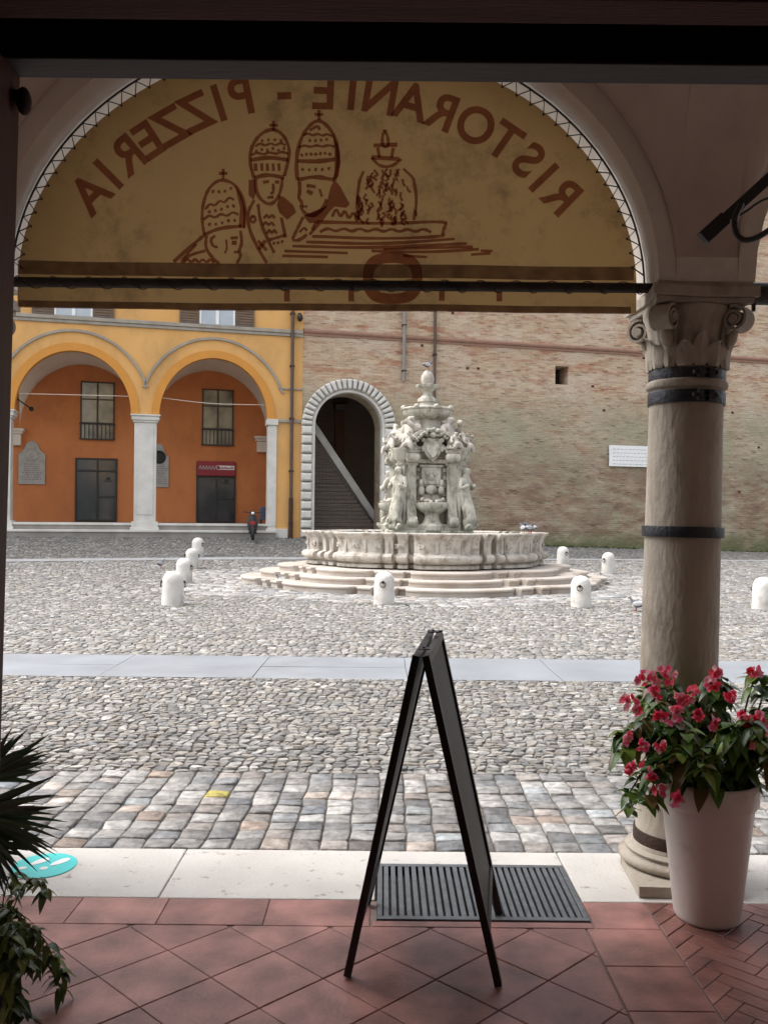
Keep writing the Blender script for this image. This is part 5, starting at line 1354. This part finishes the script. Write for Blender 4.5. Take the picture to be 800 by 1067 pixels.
xp, zp = FP(312, 332); mb = MB(); mb.ball((xp, -.18, zp), (.11, .13, .15), 12, 8); mb.box(xp - .05, xp + .05, -.1, 0, zp + .05, zp + .2); mb.build('housing', M['black'], wl)

# scooter and grey board by the arcade
sc_loc = R0 + e_ * FP(263, 556, -.75)[0] + n_ * -.75; sc_loc.z = float(ground(sc_loc.x, sc_loc.y))
sco = thing('scooter', 'black and red scooter parked at the arcade step', 'scooter', sc_loc, R(-80))
mb = MB()
for x in (-.62, .62): mb.M = Matrix.Translation((x, 0, .235)) @ Matrix.Rotation(PI / 2, 4, 'X'); mb.lathe([(.15, -.05), (.22, -.055), (.24, -.03), (.24, .03), (.22, .055), (.15, .05)], 24)
mb.M = None; mb.build('wheel', M['rubber'], sco)
mb = MB(); mb.tube([(-.75, 0, .55), (-.45, 0, .60), (-.2, 0, .52), (-.05, 0, .32), (.25, 0, .27), (.42, 0, .45)], lambda t: .15 - .06 * t, 12); mb.box(-.15, .30, -.16, .16, .24, .29); mb.build('body', M['black'], sco, bevel=.02)
mb = MB(); mb.loft([[(.42 + o, -w, z), (.48 + o, 0, z), (.42 + o, w, z), (.38 + o, 0, z)] for o, w, z in ((.0, .14, .30), (.02, .19, .50), (-.03, .20, .72), (-.08, .13, .92))]); mb.ball((.55, 0, .45), (.14, .07, .06)); mb.build('front_shield', M['black'], sco, bevel=.01)
mb = MB(); mb.box(.50, .515, -.06, .06, .52, .70); mb.box(.485, .50, -.10, .10, .60, .66); mb.build('front_trim', M['redpaint'], sco, bevel=.005)
mb = MB(); mb.tube([(.62, 0, .235), (.45, 0, .70), (.34, 0, 1.0)], .03, 8); mb.tube([(.28, -.33, 1.04), (.34, -.12, 1.0), (.34, .12, 1.0), (.28, .33, 1.04)], .018, 8); mb.ball((.38, 0, .99), (.08, .10, .07)); mb.build('handlebar', M['black'], sco)
mb = MB(); mb.ball((-.40, 0, .74), (.36, .13, .07), 14, 8); mb.build('seat', M['rubber'], sco)
mb = MB(); mb.ball((.455, 0, .985), (.03, .06, .05)); mb.build('headlight', M['white'], sco)
gb = fthing('grey_board', 'dark blue grey display board leaning inside the arcade beside the end pillar', 'board')
x0, zt = FP(270.5, 528, .9); x1, zb = FP(283, 546, .9)
mb = MB(); mb.box(x0, x1 + .1, .88, .95, ZFL + .14, zt); mb.build('panel', M['greybin'], gb, bevel=.02)
mb = MB(); mb.box(x0 + .05, x0 + .1, .86, 1.2, ZFL, ZFL + .14); mb.box(x1 - .05, x1, .86, 1.2, ZFL, ZFL + .14); mb.build('foot', M['black'], gb)

# ------------------------------------------------------------------ brick castle wall with rusticated gate
bw_ = fthing('brick_wall', 'tall weathered brick castle wall with pale and mossy patches', 'wall')
xi0, _ = FP(327.5, 480); xi1, _ = FP(398, 480); gxc = (xi0 + xi1) / 2; ga = (xi1 - xi0) / 2
gtop = FP(363, 409)[1]; gsp = gtop - ga
XW1 = 46.; WZ = 18.0; WTK = 1.3; ZW0 = -.3
mb = MB(); arcade(mb, [(gxc, ga, ga)], XR + .004, gxc + ga + 1.2, .02, WTK, gsp, WZ, ZW0, 32)
hx0, hz1 = FP(578.5, 381); hx1, hz0 = FP(592, 401)
xs_ = [gxc + ga + 1.2, hx0, hx1, XW1]; zs_ = [ZW0, hz0, hz1, WZ]
for i in range(3):
    for j in range(3):
        if i == 1 and j == 1: continue
        mb.add([(xs_[i], .02, zs_[j]), (xs_[i + 1], .02, zs_[j]), (xs_[i + 1], .02, zs_[j + 1]), (xs_[i], .02, zs_[j + 1])], [(0, 1, 2, 3)])
for a, b in (((hx0, hz0), (hx1, hz0)), ((hx1, hz0), (hx1, hz1)), ((hx1, hz1), (hx0, hz1)), ((hx0, hz1), (hx0, hz0))):
    mb.add([(a[0], .02, a[1]), (b[0], .02, b[1]), (b[0], .9, b[1]), (a[0], .9, a[1])], [(0, 1, 2, 3)])
mb.add([(xs_[0], WTK, ZW0), (XW1, WTK, ZW0), (XW1, WTK, WZ), (xs_[0], WTK, WZ)], [(0, 1, 2, 3)]); mb.add([(xs_[0], .02, WZ), (XW1, .02, WZ), (XW1, WTK, WZ), (xs_[0], WTK, WZ)], [(0, 1, 2, 3)])
# small dark blocks painted as the shade in putlog holes, and loose bricks standing proud
random.seed(12)
mb.build('wall_face', M['brick'], bw_, smooth=0)
mb = MB(); mb.box(hx0 - .02, hx1 + .02, .88, .92, hz0 - .02, hz1 + .02); mb.build('window_void_shade', M['black'], bw_, smooth=0)  # black sheet behind the opening stands in for deep shade
mb = MB()
for k in range(20):
    x = random.uniform(gxc + ga + 1.5, 26); z = random.choice((3.1, 4.6, 6.1, 7.4, 8.6, 9.8)) + random.uniform(-.25, .25); mb.box(x, x + .11, .004, .03, z, z + .09)
mb.build('putlog_shade', M['dark_wood'], bw_, smooth=0)
mb = MB(); random.seed(14)
for k in range(900):
    x = random.uniform(XR + .3, 26); z = random.uniform(1., 11)
    if abs(x - gxc) < ga + .8 and z < gtop + 1: continue
    if hx0 - .3 < x < hx1 + .1 and hz0 - .1 < z < hz1 + .1: continue
    z = round(z / .07) * .07 + .006; w = random.uniform(.12, .27); mb.box(x, x + w, .02 - random.uniform(.012, .035), .025, z, z + .058)
mb.build('proud_bricks', M['brick'], bw_, smooth=0)
x0, za = FP(320, 345.5); zz = FP(640, 364.5)[1]; zs0 = (za + zz) / 2
mb = MB(); mb.tube([(XR + .02, .02, zs0), (XW1, .02, zs0)], .10, 10); mb.box(XR + .02, XW1, -.02, .03, zs0 - .17, zs0 - .09); mb.build('string_course', M['string'], bw_)
# gate surround
gt = fthing('stone_gateway', 'arched gateway of rusticated pale stone blocks in the brick wall', 'gateway')
mb = MB(); go = .52; zb = .45
nb_ = 25
for k in range(nb_):
    t0, t1 = PI * k / nb_ + .006, PI * (k + 1) / nb_ - .006; rings = []
    for dr, y in ((0.10, -.03), (.10, -.12), (.17, -.22), (.17, -.22)):
        pass
    def q(t, r, y): return (gxc - r * math.cos(t), y, gsp + r * math.sin(t))
    tm = .012
    outer = [q(t0, ga + .10, -.10), q(t1, ga + .10, -.10), q(t1, ga + go, -.10), q(t0, ga + go, -.10)]
    inn = [q(t0 + tm * 2, ga + .15, -.22), q(t1 - tm * 2, ga + .15, -.22), q(t1 - tm * 2, ga + go - .05, -.22), q(t0 + tm * 2, ga + go - .05, -.22)]
    back = [q(t0, ga + .10, .02), q(t1, ga + .10, .02), q(t1, ga + go, .02), q(t0, ga + go, .02)]
    mb.loft([back, outer, inn])
h = (gsp - zb) / 13
for s in (-1, 1):
    for k in range(13):
        z0, z1 = zb + h * k + .012, zb + h * (k + 1) - .012; xa, xb = sorted((gxc + s * (ga + .10), gxc + s * (ga + go)))
        outer = [(xa, -.10, z0), (xb, -.10, z0), (xb, -.10, z1), (xa, -.10, z1)]; inn = [(xa + .05, -.22, z0 + .06), (xb - .05, -.22, z0 + .06), (xb - .05, -.22, z1 - .06), (xa + .05, -.22, z1 - .06)]; back = [(a, .02, c) for a, b, c in outer]
        mb.loft([back, outer, inn])
mb.build('voussoirs', M['pillar'], gt, bevel=.025)
mb = MB(); rings = []
for k in range(33):
    t = PI * k / 32; rings.append([q(t, ga - .01, -.08), q(t, ga + .10, -.08), q(t, ga + .10, .3), q(t, ga - .01, .3)])
mb.loft(rings)
for s in (-1, 1): xa, xb = sorted((gxc + s * (ga - .01), gxc + s * (ga + .10))); mb.box(xa, xb, -.08, .3, ZW0, gsp)
mb.build('inner_moulding', M['pillar'], gt, bevel=.015)
# passage behind the gate
ps = fthing('gate_passage', 'dim brick stair passage with a sloping pale parapet behind the gateway', 'passage')
mb = MB(); GL = XR + .06; mb.box(GL, gxc + 3.6, 6.2, 6.5, ZW0, 9); mb.box(GL, GL + .1, WTK, 6.2, ZW0, 9); mb.box(gxc + 3.4, gxc + 3.6, WTK, 6.2, ZW0, 9); mb.box(GL + .1, gxc + 3.4, WTK, 6.2, 8.2, 8.5); mb.build('rear_wall', M['inner_brick_lit'], ps, smooth=0)
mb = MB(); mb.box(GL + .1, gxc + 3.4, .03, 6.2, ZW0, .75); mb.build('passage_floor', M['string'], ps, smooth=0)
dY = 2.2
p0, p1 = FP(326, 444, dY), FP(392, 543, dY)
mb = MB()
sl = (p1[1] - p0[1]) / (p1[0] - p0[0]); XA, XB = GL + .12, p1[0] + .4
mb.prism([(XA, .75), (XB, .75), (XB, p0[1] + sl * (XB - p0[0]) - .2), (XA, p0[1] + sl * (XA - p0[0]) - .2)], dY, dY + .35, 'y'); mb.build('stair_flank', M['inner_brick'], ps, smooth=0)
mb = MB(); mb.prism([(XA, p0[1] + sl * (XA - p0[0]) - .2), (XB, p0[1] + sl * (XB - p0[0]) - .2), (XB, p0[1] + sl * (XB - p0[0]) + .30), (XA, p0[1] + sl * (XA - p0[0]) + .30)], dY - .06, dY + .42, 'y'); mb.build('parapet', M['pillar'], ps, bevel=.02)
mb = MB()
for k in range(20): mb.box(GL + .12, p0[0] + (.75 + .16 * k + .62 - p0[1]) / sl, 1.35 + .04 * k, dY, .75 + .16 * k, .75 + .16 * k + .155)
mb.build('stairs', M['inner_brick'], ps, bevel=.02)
xa, za = FP(349, 425, 6.1); xb, zb2 = FP(356, 476, 6.1)
mb = MB(); mb.box(xa, xb + .1, 6.0, 6.2, zb2, za + .2); mb.box(xa - .15, xb + .3, 5.9, 6.2, za + .2, za + .35); mb.build('pilaster_strip', M['string'], ps, bevel=.02)
fl_ = fthing('floodlight', 'small grey floodlight box inside the dark gateway', 'floodlight'); xa, za = FP(355, 425, 5.6)
mb = MB(); mb.box(xa - .28, xa + .28, 5.4, 5.8, za - .12, za + .16); mb.build('housing', M['grey_pipe'], fl_, bevel=.03); mb = MB(); mb.box(xa - .04, xa + .04, 5.8, 6.0, za - .04, za + .04); mb.build('stalk', M['black'], fl_)
# pipes on the wall and the notice
for px, yb, m_, lb, rr in ((420.5, 398, 'grey_pipe', 'grey downpipe on the brick wall above the gateway', .07), (452.5, 418, 'pipe', 'brown downpipe on the brick wall behind the fountain top', .055)):
    dpp = fthing('downpipe', lb, 'pipe', 'downpipes on the far walls'); xp = FP(px, 350)[0]; zz = FP(px, yb)[1] if px < 440 else .5
    mb = MB(); mb.tube([(xp, -.08, zz), (xp, -.08, WZ)], rr, 10); mb.build('pipe', M[m_], dpp)
    mb = MB()
    for z in np.arange(zz + .4, WZ, 1.8): mb.box(xp - rr - .02, xp + rr + .02, -.15, .02, z, z + .05)
    mb.build('bracket', M['rust'], dpp)
nb2 = fthing('notice_board', 'white rectangular notice fixed on the brick wall left of the column', 'notice')
x0, zt = FP(633.5, 464); x1, zb = FP(678, 487); zt2 = zt
mb = MB(); mb.box(x0, x1, -.10, -.06, zb, zt); mb.build('panel', M['white'], nb2, bevel=.005)
mb = MB(); mb.box(x0 + .2, x0 + .26, -.06, .02, zb + .1, zt - .1); mb.box(x1 - .26, x1 - .2, -.06, .02, zb + .1, zt - .1); mb.build('batten', M['grey_pipe'], nb2)
mb = MB(); random.seed(6)
for k in range(5):
    z = zt - .17 - k * .155; x = x0 + .15
    while x < x1 - .2: w = random.uniform(.05, .16); mb.box(x, x + w, -.106, -.1005, z, z + .03); x += w + .05
mb.build('printed_lines', M['ink'], nb2, smooth=0)

# weeds at the wall foot and round the bollards
wd = MB(); random.seed(31)
def tuft(x, y, h, n):
    z = float(ground(x, y)) - .02
    for _ in range(n):
        a = random.uniform(0, 2 * PI); cl = tuple(c * random.uniform(.7, 1.3) for c in (.07, .10, .025))
        leaf(wd, (x + random.uniform(-.05, .05), y + random.uniform(-.05, .05), z), (math.cos(a), math.sin(a), random.uniform(.8, 2.5)), (0, 0, 1), h * random.uniform(.5, 1.2), .012, cl, .4, .3, 3)
for k in range(420):
    s = random.uniform(XR + 4.2, 24); d = abs(random.gauss(0, .12)); p = R0 + e_ * s - n_ * d; tuft(p.x, p.y, random.uniform(.06, .22), 7)
for b in (BOLL[0], BOLL[4], BOLL[5]):
    for k in range(110): a = random.uniform(0, 2 * PI); r = random.uniform(.2, .6); tuft(b.x + r * math.cos(a) * 1.6, b.y + r * math.sin(a) * .6 - .1, random.uniform(.02, .06), 6)
tag(wd.build('weeds', M['weed'], smooth=0), 'low green weeds along the wall foot and round the bollards', 'weeds', kind='stuff')

# ------------------------------------------------------------------ world, sun, camera
w = bpy.data.worlds.new('World'); S.world = w; w.use_nodes = True; nt = w.node_tree
bg = nt.nodes['Background']; sky = nt.nodes.new('ShaderNodeTexSky'); sky.sky_type = 'NISHITA'; sky.sun_disc = False
SE, SAZ = R(57), R(-82)             # elevation, azimuth from +Y towards +X
sky.sun_elevation = SE; sky.sun_rotation = SAZ; sky.dust_density = 4.; sky.air_density = 1.; sky.ozone_density = 1.
hs = nt.nodes.new('ShaderNodeHueSaturation'); hs.inputs['Saturation'].default_value = .30
nt.links.new(sky.outputs[0], hs.inputs['Color']); nt.links.new(hs.outputs[0], bg.inputs['Color']); bg.inputs['Strength'].default_value = .15
sl_ = bpy.data.lights.new('sun', 'SUN'); sl_.energy = .7; sl_.angle = R(60); sl_.color = (1, .96, .9)
so = bpy.data.objects.new('sun', sl_); link(so)
d = Vector((math.sin(SAZ) * math.cos(SE), math.cos(SAZ) * math.cos(SE), math.sin(SE))); so.rotation_euler = d.to_track_quat('Z', 'Y').to_euler(); so.location = d * 50
cam = bpy.data.cameras.new('camera'); cam.sensor_fit = 'VERTICAL'; cam.sensor_height = 36; cam.lens = F / 1067 * 36; cam.clip_start = .05; cam.clip_end = 2000; cam.shift_y = (HY - 533.5) / 1067
ca = bpy.data.objects.new('camera', cam); link(ca); ca.location = (0, 0, CZ)
ca.rotation_euler = (Matrix.Rotation(PI / 2, 4, 'X') @ Matrix.Rotation(ROLL, 4, 'Z')).to_euler(); S.camera = ca
S.view_settings.view_transform = 'Standard'; S.view_settings.look = 'None'; S.view_settings.gamma = 1; S.view_settings.use_curve_mapping = False
S.view_settings.exposure = 1.6
S.cycles.use_denoising = True; S.cycles.max_bounces = 8; S.cycles.diffuse_bounces = 5
